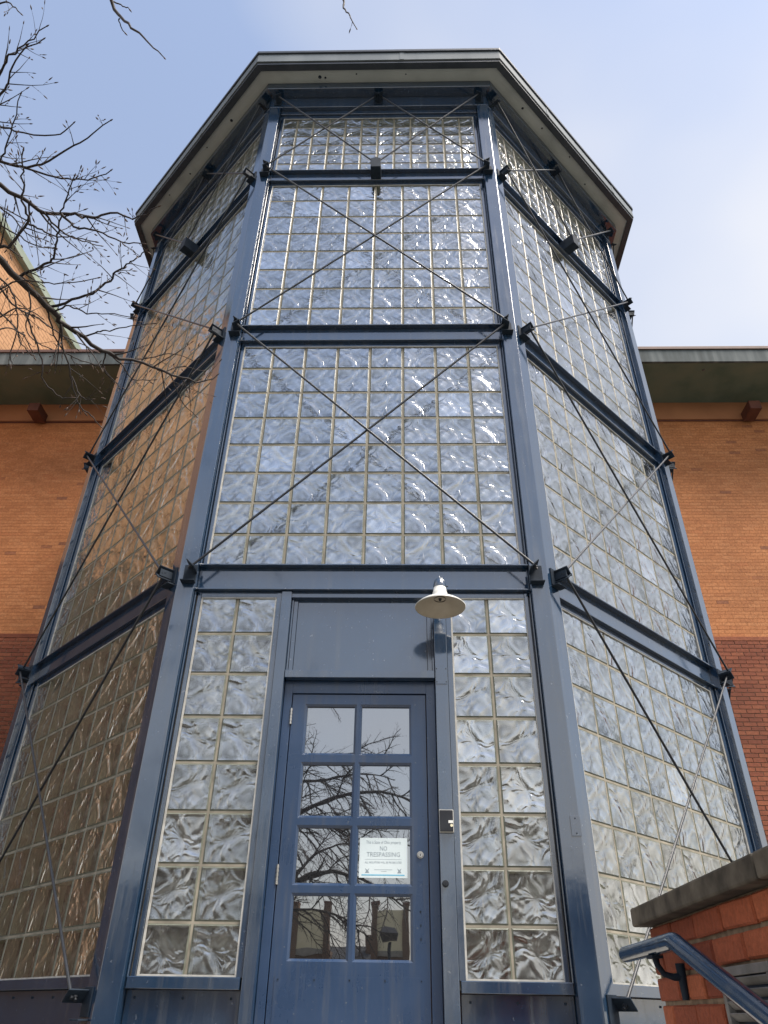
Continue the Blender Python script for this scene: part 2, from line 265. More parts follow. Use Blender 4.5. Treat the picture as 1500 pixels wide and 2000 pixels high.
M['block_back'] = noise_mat('inner_face', [(0.32, (0.035, 0.030, 0.024)), (0.5, (0.20, 0.20, 0.185)), (0.7, (0.50, 0.50, 0.48))], 9, 0.4, detail=2)
def pane_mat():
    m, t, b = mat('coated_pane'); lk = t.links.new
    tc = N(t, 'ShaderNodeTexCoord'); n = N(t, 'ShaderNodeTexNoise'); n.inputs['Scale'].default_value = 3.0; lk(tc.outputs['Object'], n.inputs['Vector'])
    bn = N(t, 'ShaderNodeBump'); bn.inputs['Strength'].default_value = 0.12; bn.inputs['Distance'].default_value = 0.004; lk(n.outputs['Fac'], bn.inputs['Height'])
    gl = N(t, 'ShaderNodeBsdfGlossy'); gl.inputs['Color'].default_value = (0.90, 0.91, 0.92, 1); gl.inputs['Roughness'].default_value = 0.01; lk(bn.outputs['Normal'], gl.inputs['Normal'])
    b.inputs['Base Color'].default_value = (0.012, 0.013, 0.015, 1); b.inputs['Roughness'].default_value = 0.1
    mix = N(t, 'ShaderNodeMixShader'); mix.inputs['Fac'].default_value = 0.36; lk(b.outputs['BSDF'], mix.inputs[1]); lk(gl.outputs['BSDF'], mix.inputs[2])
    lk(mix.outputs['Shader'], t.nodes['Material Output'].inputs['Surface'])
    return m
M['pane'] = pane_mat()

# ------------------------------------------------------------------ helpers
def tag(o, label=None, cat=None, group=None, kind=None):
    if label: o['label'] = label
    if cat: o['category'] = cat
    if group: o['group'] = group
    if kind: o['kind'] = kind
    return o
def empty(name, loc, label, cat, group=None):
    o = bpy.data.objects.new(name, None); COL.objects.link(o); o.location = loc; o.empty_display_size = 0.2
    return tag(o, label, cat, group)
def link(name, me, parent=None, loc=(0, 0, 0), rz=0.0):
    o = bpy.data.objects.new(name, me); COL.objects.link(o); o.location = loc
    if rz: o.rotation_euler = (0, 0, rz)
    if parent is not None: o.parent = parent
    return o
class MB:
    """collects faces; build() makes ONE mesh object, coordinates given relative to base"""
    def __init__(s): s.v = []; s.f = []; s.uv = []; s.sm = []
    def add(s, vs, fs, uvs=None, smooth=False):
        k = len(s.v); s.v += [tuple(p) for p in vs]
        for i, f in enumerate(fs):
            s.f.append([k + a for a in f]); s.uv.append(uvs[i] if uvs else None); s.sm.append(smooth)
        return s
    def hexa(s, p):            # 8 points: bottom ring then top ring
        return s.add(p, [(0, 3, 2, 1), (4, 5, 6, 7), (0, 1, 5, 4), (1, 2, 6, 5), (2, 3, 7, 6), (3, 0, 4, 7)])
    def box(s, x0, x1, y0, y1, z0, z1):
        return s.hexa([(x0, y0, z0), (x1, y0, z0), (x1, y1, z0), (x0, y1, z0), (x0, y0, z1), (x1, y0, z1), (x1, y1, z1), (x0, y1, z1)])
    def fbox(s, F, s0, s1, d0, d1, z0, z1):
        return s.hexa([F(s0, d1, z0), F(s1, d1, z0), F(s1, d0, z0), F(s0, d0, z0), F(s0, d1, z1), F(s1, d1, z1), F(s1, d0, z1), F(s0, d0, z1)])
    def obox(s, c, ax, ay, az):  # centre and half axes
        c, ax, ay, az = map(Vector, (c, ax, ay, az))
        return s.hexa([c - ax - ay - az, c + ax - ay - az, c + ax + ay - az, c - ax + ay - az, c - ax - ay + az, c + ax - ay + az, c + ax + ay + az, c - ax + ay + az])
    def prism(s, poly, z0, z1):
        n = len(poly)
        return s.add([(x, y, z0) for x, y in poly] + [(x, y, z1) for x, y in poly], [tuple(range(n - 1, -1, -1)), tuple(range(n, 2 * n))] + [(i, (i + 1) % n, n + (i + 1) % n, n + i) for i in range(n)])
    def tube(s, pts, rad, n=8, caps=True):
        pts = [Vector(p) for p in pts]; rad = rad if isinstance(rad, (list, tuple)) else [rad] * len(pts)
        rings = []; up = None
        for i, p in enumerate(pts):
            a = pts[max(i - 1, 0)]; b = pts[min(i + 1, len(pts) - 1)]; d = (b - a)
            if d.length < 1e-9: d = Vector((0, 0, 1))
            d.normalize()
            if up is None: up = d.orthogonal().normalized()
            else:
                up = up - d * up.dot(d)
                up = up.normalized() if up.length > 1e-6 else d.orthogonal().normalized()
            w = d.cross(up)
            rings.append([p + (up * math.cos(2 * math.pi * k / n) + w * math.sin(2 * math.pi * k / n)) * rad[i] for k in range(n)])
        k0 = [q for r in rings for q in r]; fs = []
        for i in range(len(rings) - 1):
            for k in range(n):
                fs.append((i * n + k, i * n + (k + 1) % n, (i + 1) * n + (k + 1) % n, (i + 1) * n + k))
        s.add(k0, fs, smooth=True)
        if caps:
            s.add(rings[0], [tuple(range(n - 1, -1, -1))]); s.add(rings[-1], [tuple(range(n))])
        return s
    def lathe(s, prof, c, n=32, cap0=False, cap1=False):
        c = Vector(c); vs = [c + Vector((r * math.cos(2 * math.pi * k / n), r * math.sin(2 * math.pi * k / n), z)) for r, z in prof for k in range(n)]
        fs = [(i * n + k, i * n + (k + 1) % n, (i + 1) * n + (k + 1) % n, (i + 1) * n + k) for i in range(len(prof) - 1) for k in range(n)]
        s.add(vs, fs, smooth=True)
        m = len(prof) - 1
        if cap0: s.add(vs[:n], [tuple(range(n - 1, -1, -1))])
        if cap1: s.add(vs[m * n:], [tuple(range(n))])
        return s
    def mesh(s, name, m, base=(0, 0, 0)):
        me = bpy.data.meshes.new(name); bx, by, bz = base
        me.from_pydata([(x - bx, y - by, z - bz) for x, y, z in s.v], [], s.f)
        if any(u is not None for u in s.uv):
            ul = me.uv_layers.new(name='UVMap'); k = 0
            for f, u in zip(s.f, s.uv):
                for j in range(len(f)):
                    ul.data[k].uv = u[j] if u else (0, 0); k += 1
        me.polygons.foreach_set('use_smooth', s.sm); me.materials.append(M[m])
        if m == 'block':            # pressed edge of every block shows bare greenish glass
            for q in ('block_edge', 'block_wall', 'block_back'): me.materials.append(M[q])
            me.polygons.foreach_set('material_index', [BLOCK_MI[i % 14] for i in range(len(s.f))])
        me.update()
        return me
    def build(s, name, m, parent=None, base=(0, 0, 0), kind=None, bevel=0.0, seg=2):
        o = link(name, s.mesh(name, m, base), parent)
        if kind: o['kind'] = kind
        if parent is None: o.location = base
        if bevel:
            b = o.modifiers.new('bevel', 'BEVEL'); b.width = bevel; b.segments = seg; b.limit_method = 'ANGLE'; b.angle_limit = R(25)
            b.harden_normals = False
        return o
def ray(u, v):
    a0 = u - 750.0; b0 = 1000.0 - v
    a = (a0 * _cr + b0 * _sr) / FPX; b = (-a0 * _sr + b0 * _cr) / FPX
    return (_r0 * a + _f0 * (_ct - b * _st) + _zz * (_st + b * _ct)).normalized()

# ------------------------------------------------------------------ the octagonal tower
P = 0.3048; S2 = math.sqrt(0.5); T22 = math.tan(math.pi / 8)
H = 1.34                      # half width of the front face, measured in the plane of the glass
LS = 2.80                     # width of the slanted faces
XB = H + LS * S2; YB = LS * S2
class Face:
    def __init__(s, ox, oy, ang, half):
        s.o = (ox, oy); s.ang = ang; s.half = half
        s.t = (math.cos(ang), math.sin(ang)); s.n = (math.sin(ang), -math.cos(ang))
    def __call__(s, a, d, z):
        return (s.o[0] + s.t[0] * a + s.n[0] * d, s.o[1] + s.t[1] * a + s.n[1] * d, z + Z0)
FF = Face(0, 0, 0, H)
FR = Face(H + LS / 2 * S2, LS / 2 * S2, math.pi / 4, LS / 2)
FL = Face(-(H + LS / 2 * S2), LS / 2 * S2, -math.pi / 4, LS / 2)
FBR = Face(XB, YB + LS / 2, math.pi / 2, LS / 2)
FBL = Face(-XB, YB + LS / 2, -math.pi / 2, LS / 2)
YW = 6.2                      # plane of the brick facade behind
FLOOR = -3.13                 # landing level
DC = 0.08                     # how far the columns stand in front of the glass
BEAMS = [-0.12, 2.55, 5.22]; BASE = -2.79
TB = (0, 0, 0)
tower = empty('stair_tower', (0, 0, 0), 'eight-sided stair tower of blue steel and reflective glass block with flat overhanging roof', 'tower')

def ring(o):
    return [(-XB - o, YW), (-XB - o, YB - T22 * o), (-(H + T22 * o), -o), (H + T22 * o, -o), (XB + o, YB - T22 * o), (XB + o, YW)]
def ring_seg(mb, k, o0, o1, z0, z1):
    a, b = ring(o0), ring(o1)
    (x0, y0), (x1, y1), (x2, y2), (x3, y3) = b[k], b[k + 1], a[k + 1], a[k]
    mb.hexa([(x0, y0, z0 + Z0), (x1, y1, z0 + Z0), (x2, y2, z0 + Z0), (x3, y3, z0 + Z0), (x0, y0, z1 + Z0), (x1, y1, z1 + Z0), (x2, y2, z1 + Z0), (x3, y3, z1 + Z0)])

# columns: bent plate, one leg on each of the two faces that meet there
def column(FA, FB):
    """FA left of the corner, FB right of it (seen from outside)"""
    def q(F, sgn, a, d):
        x, y, _ = F(sgn * a, d, 0); return (x, y)
    ha, hb = FA.half, FB.half
    e = T22 * DC; w = 0.127; ei = T22 * -0.09
    poly = [q(FA, 1, ha + e - w, DC), q(FA, 1, ha + e, DC), q(FB, -1, hb + e - w, DC), q(FB, -1, hb + e - w, -0.09), q(FB, -1, hb + ei, -0.09), q(FA, 1, ha + e - w, -0.09)]
    m = MB().prism(poly, FLOOR + Z0, 6.72 + Z0)
    return m.build('column', 'paint', tower, bevel=0.0035, seg=2)
cols = [column(FL, FF), column(FF, FR), column(FR, FBR), column(FBL, FL)]
for y0, sg in ((YB + LS, 1), (YB + LS, -1)):
    x0 = sg * (XB - 0.09); x1 = sg * (XB + DC)
    MB().box(min(x0, x1), max(x0, x1), y0 - 0.05, YW, FLOOR + Z0, 6.72 + Z0).build('end_wall', 'paint', tower, bevel=0.005)

def clear(F): return F.half + T22 * DC - 0.127      # inner edge of the column plate
FACES = [('front', FF), ('right', FR), ('left', FL), ('backr', FBR), ('backl', FBL)]
for nm, F in FACES:
    c = clear(F) - 0.002
    for zb in BEAMS:
        b = MB()
        b.fbox(F, -c, c, -0.10, 0.0, zb - 0.078, zb + 0.118)         # web
        b.fbox(F, -c, c, -0.10, 0.050, zb + 0.118, zb + 0.130)       # flanges
        b.fbox(F, -c, c, -0.10, 0.050, zb - 0.090, zb - 0.078)
        b.build('beam', 'paint', tower, bevel=0.003, seg=2)
    k = {'front': 2, 'right': 3, 'left': 1, 'backr': 4, 'backl': 0}[nm]
    b = MB(); ring_seg(b, k, -0.10, DC, 6.72, 6.945); b.build('top_beam', 'paint', tower, bevel=0.004)
    b = MB(); ring_seg(b, k, -0.10, 0.20, 6.947, 7.085); b.build('crown_moulding', 'paint', tower, bevel=0.005)
    b = MB(); ring_seg(b, k, 0.05, 0.40, 7.087, 7.107); so_ = b.build('soffit', 'soffit', tower)
    # wasp-nest like stains and fixings under the soffit
    b = MB(); ring_seg(b, k, 0.36, 0.44, 7.060, 7.086); b.build('drip_edge', 'drip', tower)
    b = MB(); ring_seg(b, k, 0.38, 0.455, 7.109, 7.29); fo = b.build('fascia', 'fascia', tower, bevel=0.003)
    b = MB(); ring_seg(b, k, 0.30, 0.475, 7.292, 7.345); b.build('roof_edge', 'drip', tower, bevel=0.006)
    # header between top beam and the topmost glass panel
    b = MB(); b.fbox(F, -c, c, -0.10, 0.030, 6.64, 6.72); b.fbox(F, -c, c, -0.10, 0.008, 6.566, 6.64); b.build('header', 'paint', tower, bevel=0.003)
MB().prism([(x, y) for x, y in ring(0.30)], 7.30 + Z0, 7.36 + Z0).build('roof_deck', 'roof', tower)
# seams in the fascia
for F, a in ((FF, 0.32), (FR, -0.55), (FR, 1.05), (FL, 0.3), (FL, -0.9)):
    m = MB(); m.fbox(F, a - 0.05, a + 0.002, 0.455, 0.459, 7.112, 7.289); m.build('fascia_lap', 'fascia', tower)
for F, a, d, r in ((FF, -.75, .27, .022), (FF, -.68, .26, .014), (FF, -.28, .30, .010), (FF, .35, .29, .009), (FR, -.9, .28, .016), (FR, .1, .33, .010), (FR, .6, .25, .012), (FL, .75, .27, .020), (FL, .2, .3, .010), (FL, -.3, .26, .012), (FL, -.8, .3, .010), (FR, -.5, .3, .012)):
    p = F(a, d, 7.087); MB().lathe([(r, 0), (r * .8, -.006), (r * .2, -.012)], p, 10).build('soffit_vent_plug', 'bracket', tower)

# ---- glass block panels
def block_geo(w, cell, rot=0):
    """hollow pressed block: wavy face, chamfered rim, outer sides, and the cavity behind the face"""
    g = w / 2; c = 0.011; gi = g - c - .001
    Q = [(-1, -1), (1, -1), (1, 1), (-1, 1)]
    vs = []
    for r_, y in ((g, .05), (g, .007), (g - c, 0.0), (gi, .004), (gi, .085)):
        vs += [(a * r_, y, b * r_) for a, b in Q]
    fs = [(8, 9, 10, 11)]
    for i in range(4):
        j = (i + 1) % 4
        fs.append((4 + i, 4 + j, 8 + j, 8 + i)); fs.append((i, j, 4 + j, 4 + i)); fs.append((12 + j, 12 + i, 16 + i, 16 + j))
    fs.append((16, 17, 18, 19))
    def U(p):
        return (cell[0] + 0.02 + 0.96 * (p[0] / w + .5), cell[1] + 0.02 + 0.96 * (p[2] / w + .5))
    return vs, fs, [[U(vs[k]) for k in f] for f in fs]
BLOCK_MI = [0] + [1, 1, 2] * 4 + [3]
def block_mesh(w, cell):
    vs, fs, uvs = block_geo(w, cell); return MB().add(vs, fs, uvs).mesh('glass_block', 'block')
GW = P - 0.009
VAR = [block_mesh(GW, (rng.randint(0, 400), rng.randint(0, 400))) for _ in range(40)]
REST = MB()
def glass_panel(F, a0, ncol, pitch, z0, nrow, vis, single, caulk=(1, 1, 1, 1)):
    s0, s1, v0, v1 = vis
    m = MB(); m.fbox(F, a0 - .01, a0 + ncol * pitch + .01, -0.115, -0.095, z0 - .01, z0 + nrow * pitch + .01)
    jw = .007
    for i in range(ncol + 1):                       # bed and perpend joints between the blocks
        m.fbox(F, a0 + i * pitch - jw, a0 + i * pitch + jw, -0.094, -0.0045, z0 - .005, z0 + nrow * pitch + .005)
        if i < ncol:
            for j in range(nrow + 1):
                m.fbox(F, a0 + i * pitch + jw, a0 + (i + 1) * pitch - jw, -0.094, -0.0045 + rng.uniform(-.0012, .0008), z0 + j * pitch - jw, z0 + j * pitch + jw)
    pan = m.build('glass_panel', 'mortar', tower)
    for i in range(ncol):
        for j in range(nrow):
            ca, cz = a0 + (i + .5) * pitch, z0 + (j + .5) * pitch
            if single:
                me = VAR[rng.randrange(len(VAR))]
                o = link('glass_block', me, pan, F(ca, 0.0, cz), F.ang)
            else:
                w = pitch - 0.009
                vs, fs, uvs = block_geo(w, (rng.randint(0, 900), rng.randint(0, 900)))
                REST.add([F(ca + x, -y, cz + z) for x, y, z in vs], fs, uvs)
    cb = MB(); w = 0.009; D0, D1 = 0.001, 0.011
    cb.fbox(F, s0 - .002, s0 + w, D0, D1, v0, v1); cb.fbox(F, s1 - w, s1 + .002, D0, D1, v0, v1)
    cb.fbox(F, s0 + w, s1 - w, D0, D1, v1 - w, v1); cb.fbox(F, s0 + w, s1 - w, D0, D1, v0, v0 + w)
    cb.build('caulk_bead', 'caulk', pan)
    return pan
VIS = 1.194
for nm, F in FACES:
    c = clear(F); fr = F in (FF,)
    # jamb frames: stepped channels between the panel and the column, full height
    for zb0, zb1 in ((BASE + .09, BEAMS[0] - .092), (BEAMS[0] + .132, BEAMS[1] - .092), (BEAMS[1] + .132, BEAMS[2] - .092), (BEAMS[2] + .132, 6.564)):
        for sg in (-1, 1):
            m = MB(); lo, hi = VIS + 0.002, c - 0.003
            a, b = sorted((sg * lo, sg * (lo + (hi - lo) * .55))); m.fbox(F, a, b, -0.09, 0.016, zb0, zb1)
            a, b = sorted((sg * (lo + (hi - lo) * .55), sg * (lo + (hi - lo) * .80))); m.fbox(F, a, b, -0.09, -0.012, zb0, zb1)
            a, b = sorted((sg * (lo + (hi - lo) * .80), sg * hi)); m.fbox(F, a, b, -0.09, 0.030, zb0, zb1)
            m.build('jamb', 'paint', tower, bevel=0.002, seg=1)
    for k, zb in enumerate(BEAMS):      # head of the panel below each beam
        m = MB(); m.fbox(F, -VIS, VIS, -0.09, 0.013, zb - .137, zb - .092); m.build('panel_head', 'paint', tower)
    for k in (0, 1, 2, 3):
        z0 = [-2.679, 0.0, 2.66, 5.3465][k]
        if k == 0 and F is FF: continue
        if k < 3:
            vis = (-VIS, VIS, z0 + (0.039 if k == 0 else 0.012), [BEAMS[0], BEAMS[1], BEAMS[2]][k] - .137)
            single = (F is FF) or (k == 0 and F in (FR, FL))
            glass_panel(F, -4 * P, 8, P, z0, 8, vis, single)
        else:
            glass_panel(F, -4 * P, 12, P * 2 / 3, z0, 6, (-VIS, VIS, z0 + .006, 6.566), False)
for sg, a0, s0, s1 in ((-1, -0.921 - P, -1.190, -0.632), (1, 0.917 - P, 0.652, 1.200)):
    glass_panel(FF, a0, 2, P, -2.679, 8, (s0, s1, -2.640, -0.257), True)
REST.build('glass_blocks', 'block', tower, kind='stuff')

# sill and plinth
for nm, F in FACES:
    c = clear(F) - .003
    spans = [(-c, c)] if F is not FF else [(-c, -0.604), (0.622, c)]
    for a, b in spans:
        m = MB(); m.fbox(F, a, b, -0.09, 0.030, -2.70, -2.642); m.build('sill', 'paint', tower, bevel=0.003)
        m = MB(); m.fbox(F, a, b, -0.09, -0.03, FLOOR, -2.702); m.fbox(F, a, b, -0.09, 0.0, FLOOR, -2.98); m.build('plinth_panel', 'paint', tower, bevel=0.003)
        n = int((b - a) / .3)
        m = MB()
        for i in range(n + 1):      # small bolts along the plinth
            p = F(a + .05 + (b - a - .1) * i / max(n, 1), -0.03, -2.74)
            m.obox(p, (.006, 0, 0), (0, .006, 0), (0, 0, .006))
        m.build('bolts', 'bracket', tower, kind='stuff')

# front entrance: posts, transom, frame
def fpart(name, boxes, m='paint', parent=tower, bevel=0.002):
    b = MB()
    for q in boxes: b.fbox(FF, *q)
    return b.build(name, m, parent, bevel=bevel)
ZT = BEAMS[0] - .092
fpart('post', [(-0.594, -0.520, -0.09, 0.030, FLOOR, ZT)], bevel=.004)
fpart('post', [(0.524, 0.612, -0.09, 0.030, FLOOR, ZT)], bevel=.004)
fpart('post_trim', [(-0.630, -0.596, -0.09, 0.016, -2.642, ZT), (-0.518, -0.505, -0.09, -0.012, -0.826, ZT)], bevel=.0015)
fpart('post_trim', [(0.614, 0.650, -0.09, 0.016, -2.642, ZT), (0.509, 0.522, -0.09, -0.012, -0.826, ZT)], bevel=.0015)
fpart('door_header', [(-0.518, 0.522, -0.09, 0.022, -0.883, -0.828)], bevel=.003)
fpart('transom_panel', [(-0.472, 0.476, -0.09, -0.032, -0.826, -0.245), (-0.503, -0.474, -0.09, -0.022, -0.826, -0.245), (0.478, 0.507, -0.09, -0.022, -0.826, -0.245), (-0.503, 0.507, -0.09, -0.002, -0.243, ZT)], bevel=.001)
fpart('cover_strip', [(0.530, 0.606, 0.0305, 0.034, -0.93, -0.805)], bevel=.0008)
for a in (.536, .60):
    for z in (-.82, -.915):
        MB().obox(FF(a, .035, z), (.003, 0, 0), (0, .0015, 0), (0, 0, .003)).build('screw', 'bracket', tower)
fr_ = fpart('door_frame', [(-0.518, -0.462, -0.12, -0.045, FLOOR, -0.885), (0.462, 0.522, -0.12, -0.045, FLOOR, -0.885), (-0.462, 0.462, -0.12, -0.045, -0.972, -0.885)], 'door', bevel=.002)
# door leaf with eight lights
DF = -0.052; DK = -0.097
door = MB()
LX = [(-0.366, -0.013), (0.010, 0.359)]; LZ = [(-1.391, -1.047), (-1.782, -1.438), (-2.166, -1.826), (-2.557, -2.206)]
xs = [-0.456, LX[0][0], LX[0][1], LX[1][0], LX[1][1], 0.456]
zs = [FLOOR + .01, LZ[3][0], LZ[3][1], LZ[2][0], LZ[2][1], LZ[1][0], LZ[1][1], LZ[0][0], LZ[0][1], -0.980]
G = 0.014
def fr4(x0, x1, z0, z1, d): return [FF(x0, d, z0), FF(x1, d, z0), FF(x1, d, z1), FF(x0, d, z1)]
for i in range(5):
    for j in range(9):
        hole = i in (1, 3) and j in (1, 3, 5, 7)
        x0, x1, z0, z1 = xs[i], xs[i + 1], zs[j], zs[j + 1]
        if not hole:
            door.add(fr4(x0, x1, z0, z1, DF), [(0, 1, 2, 3)])
        else:          # sloped glazing bead then a step down to the glass
            a = fr4(x0, x1, z0, z1, DF); b = fr4(x0 + G, x1 - G, z0 + G, z1 - G, DF - .012); c = fr4(x0 + G, x1 - G, z0 + G, z1 - G, DF - .030)
            door.add(a + b + c, [(0, 1, 5, 4), (1, 2, 6, 5), (2, 3, 7, 6), (3, 0, 4, 7), (4, 5, 9, 8), (5, 6, 10, 9), (6, 7, 11, 10), (7, 4, 8, 11)])
a = fr4(xs[0], xs[-1], zs[0], zs[-1], DF); b = fr4(xs[0], xs[-1], zs[0], zs[-1], DK)
door.add(a + b, [(1, 0, 4, 5), (2, 1, 5, 6), (3, 2, 6, 7), (0, 3, 7, 4), (7, 6, 5, 4)])
dleaf = door.build('door', 'door', tower)
tag(dleaf, 'blue door with eight square panes')
for (x0, x1) in LX:
    for (z0, z1) in LZ:
        MB().fbox(FF, x0 + G, x1 - G, DF - .034, DF - .026, z0 + G, z1 - G).build('pane', 'pane', dleaf)
fpart('kick_plate', [(-0.425, 0.425, DF + .0008, DF + .003, FLOOR + .02, -2.628)], 'door', dleaf, .0005)
sc_ = MB()
for a in (-.405, -.2, 0, .2, .405): sc_.obox(FF(a, DF + .004, -2.645), (.004, 0, 0), (0, .0015, 0), (0, 0, .004))
for z in (-2.30, -2.37, -2.44): sc_.obox(FF(.405, DF + .001, z), (.004, 0, 0), (0, .0012, 0), (0, 0, .006))
sc_.build('screws', 'bracket', dleaf, kind='stuff')
for z in (-1.135, -2.11, -2.95):
    h = MB(); h.tube([FF(-.459, DF + .008, z - .055), FF(-.459, DF + .008, z + .055)], .0075, 8)
    for k in range(5): h.tube([FF(-.459, DF + .008, z - .055 + k * .0225), FF(-.459, DF + .008, z - .055 + k * .0225 + .014)], .0095, 8)
    h.build('hinge', 'chrome', dleaf)
def disc_lock(name, a, d, z, r, m, parent):
    q = MB(); c = Vector(FF(a, d, z)); n = 16
    for (ra, y0, rb, y1) in ((r * 1.25, 0, r * 1.2, .006), (r, .006, r * .85, .016)):
        A = [c + Vector((ra * math.cos(2 * math.pi * k / n), -y0, ra * math.sin(2 * math.pi * k / n))) for k in range(n)]
        B = [c + Vector((rb * math.cos(2 * math.pi * k / n), -y1, rb * math.sin(2 * math.pi * k / n))) for k in range(n)]
        q.add(A + B, [(k, (k + 1) % n, n + (k + 1) % n, n + k) for k in range(n)] + [tuple(range(n, 2 * n))])
    o = q.build(name, m, parent)
    s = MB(); s.obox(c + Vector((0, -.0165, -.002)), (.0022, 0, 0), (0, .0012, 0), (0, 0, .006)); s.build('keyhole', 'black', o if parent is tower else parent)
disc_lock('lock_cylinder', .408, DF, -1.992, .017, 'chrome', dleaf)
disc_lock('key_switch', .552, .030, -2.160, .016, 'rod', tower)
pl_ = MB().fbox(FF, 1.318, 1.378, DC, DC + .004, -1.90, -1.785).build('cover_plate', 'paint', tower, bevel=.001)
for z in (-1.80, -1.885): MB().obox(FF(1.348, DC + .0045, z), (.004, 0, 0), (0, .001, 0), (0, 0, .004)).build('screw', 'bracket', pl_)

# ---- tie rods and brackets
def bracket(F, a, z, dirs, lip=True, plate=True, d_in=DC):
    """clip on the column: base plate and one tab square to each rod"""
    m = MB()
    if plate: m.fbox(F, a - .048, a + .048, d_in, d_in + .009, z - .075, z + .065)
    for (ea, ez) in dirs:
        l = math.hypot(ea, ez); ea, ez = ea / l, ez / l
        c = Vector(F(a + ea * .030, (d_in + .205) / 2, z + ez * .030))
        axn = Vector((F.t[0] * ea, F.t[1] * ea, ez)) * .0045
        axp = Vector((F.t[0] * -ez, F.t[1] * -ez, ea)) * .042
        axd = Vector((F.n[0], F.n[1], 0)) * ((.205 - d_in) / 2 - .001)
        m.obox(c, axn, axd, axp)
    if len(dirs) == 2:                     # web that closes the pair of tabs
        m.fbox(F, a - .004, a + .004, d_in + .009, .19, z - .03, z + .03)
    if lip: m.fbox(F, a - .052, a + .052, d_in, d_in + .06, z - .092, z - .083)
    o = m.build('bracket', 'bracket', tower, bevel=.0015, seg=1)
    for k, (ea, ez) in enumerate(dirs):
        l = math.hypot(ea, ez); ea, ez = ea / l, ez / l
        rd = .152 if k == 0 else .172
        nb = MB(); p0 = Vector(F(a + ea * .012, rd, z + ez * .012)); p1 = Vector(F(a + ea * .026, rd, z + ez * .026)); nb.tube([p0, p1], .016, 6)
        p2 = Vector(F(a - ea * .002, rd, z - ez * .002)); nb.tube([p2, p0], .009, 8); nb.build('nut', 'rod', o)
    return o
def rod(F, a0, z0, a1, z1, d):
    L_ = math.hypot(a1 - a0, z1 - z0); ea, ez = (a1 - a0) / L_, (z1 - z0) / L_
    MB().tube([F(a0 + ea * .01, d, z0 + ez * .01), F(a1 - ea * .01, d, z1 - ez * .01)], .0095, 10).build('tie_rod', 'rod', tower)
BO = .03
for F in (FF, FR, FL, FBR, FBL):
    e = F.half - .053
    lev = [BEAMS[0] + BO, BEAMS[1] + BO, BEAMS[2] + BO]; zb = BASE + BO; zt = 6.835
    hasb = F is not FF
    for sg in (-1, 1):
        up1 = (-sg * 2 * e, 2.67); dn1 = (-sg * 2 * e, -2.67); upT = (-sg * e, zt - lev[2])
        bracket(F, sg * e, lev[0], [up1] + ([dn1] if hasb else []))
        bracket(F, sg * e, lev[1], [up1, dn1])
        bracket(F, sg * e, lev[2], [upT, dn1])
        bracket(F, sg * e, zt, [(-sg * e, -(zt - lev[2]))], lip=False)
        if hasb: bracket(F, sg * e, zb, [up1])
    pairs = [(lev[0], lev[1]), (lev[1], lev[2])] + ([(zb, lev[0])] if hasb else [])
    for za, zc in pairs:
        rod(F, -e, za, e, zc, .152); rod(F, e, za, -e, zc, .172)
    # top bay: two small crosses meeting at a box bracket on the beam and a clip on the top beam
    for sg in (-1, 1):
        rod(F, sg * e, lev[2], sg * .02, zt, .152); rod(F, sg * e, zt, sg * .03, lev[2] + .045, .172)
    m = MB(); q = [(-.058, lev[2] - .115), (.058, lev[2] - .115), (.058, lev[2] + .055), (0, lev[2] + .085), (-.058, lev[2] + .055)]
    vs = [F(a, .002, z) for a, z in q] + [F(a, .205, z) for a, z in q]; n = 5
    m.add(vs, [(5, 6, 7, 8, 9), (4, 3, 2, 1, 0)] + [(i, (i + 1) % n, n + (i + 1) % n, n + i) for i in range(n)])
    m.build('box_bracket', 'bracket', tower, bevel=.003)
    bracket(F, 0, zt, [(e, -(zt - lev[2])), (-e, -(zt - lev[2]))], lip=False)

# ------------------------------------------------------------------ things on the tower
lx, ly, lz = 0.558, -0.33, -0.500 + Z0
lamp = empty('wall_lamp', (lx, ly, lz), 'white enamelled dish lamp on a short blue arm above the door, unlit', 'lamp')
LB = (lx, ly, lz)
prof = [(.172, .000), (.174, .004), (.160, .018), (.135, .036), (.100, .054), (.070, .066), (.060, .074), (.055, .085), (.051, .110), (.0505, .112), (.047, .114), (.043, .152), (.040, .156)]
MB().lathe(prof, LB, 48).build('shade', 'white', lamp, LB)
prof_i = [(.171, .001), (.157, .016), (.132, .033), (.098, .050), (.062, .064), (.020, .068), (.006, .068)]
MB().lathe(prof_i, LB, 48).build('shade_lining', 'shade_in', lamp, LB)
MB().lathe([(.040, .060), (.040, .070), (.012, .070), (.009, .055), (.004, .050)], LB, 20, cap1=True).build('socket', 'black', lamp, LB)
MB().lathe([(.044, .150), (.045, .156), (.043, .180), (.036, .205), (.022, .222), (.006, .232), (.003, .246)], LB, 28, cap1=True).build('cap', 'paint', lamp, LB)
arm = MB(); arm.tube([(lx, ly, lz + .185), (lx, ly + .12, lz + .190), (lx, ly + .25, lz + .190), (lx, -.032, lz + .190)], .013, 10)
arm.tube([(lx, -.045, lz + .190), (lx, -.031, lz + .190)], [.040, .044], 20); arm.build('arm', 'paint', lamp, LB)
MB().tube([(lx + .046, ly, lz + .165), (lx + .058, ly, lz + .165)], .005, 8).build('thumb_screw', 'rod', lamp, LB)

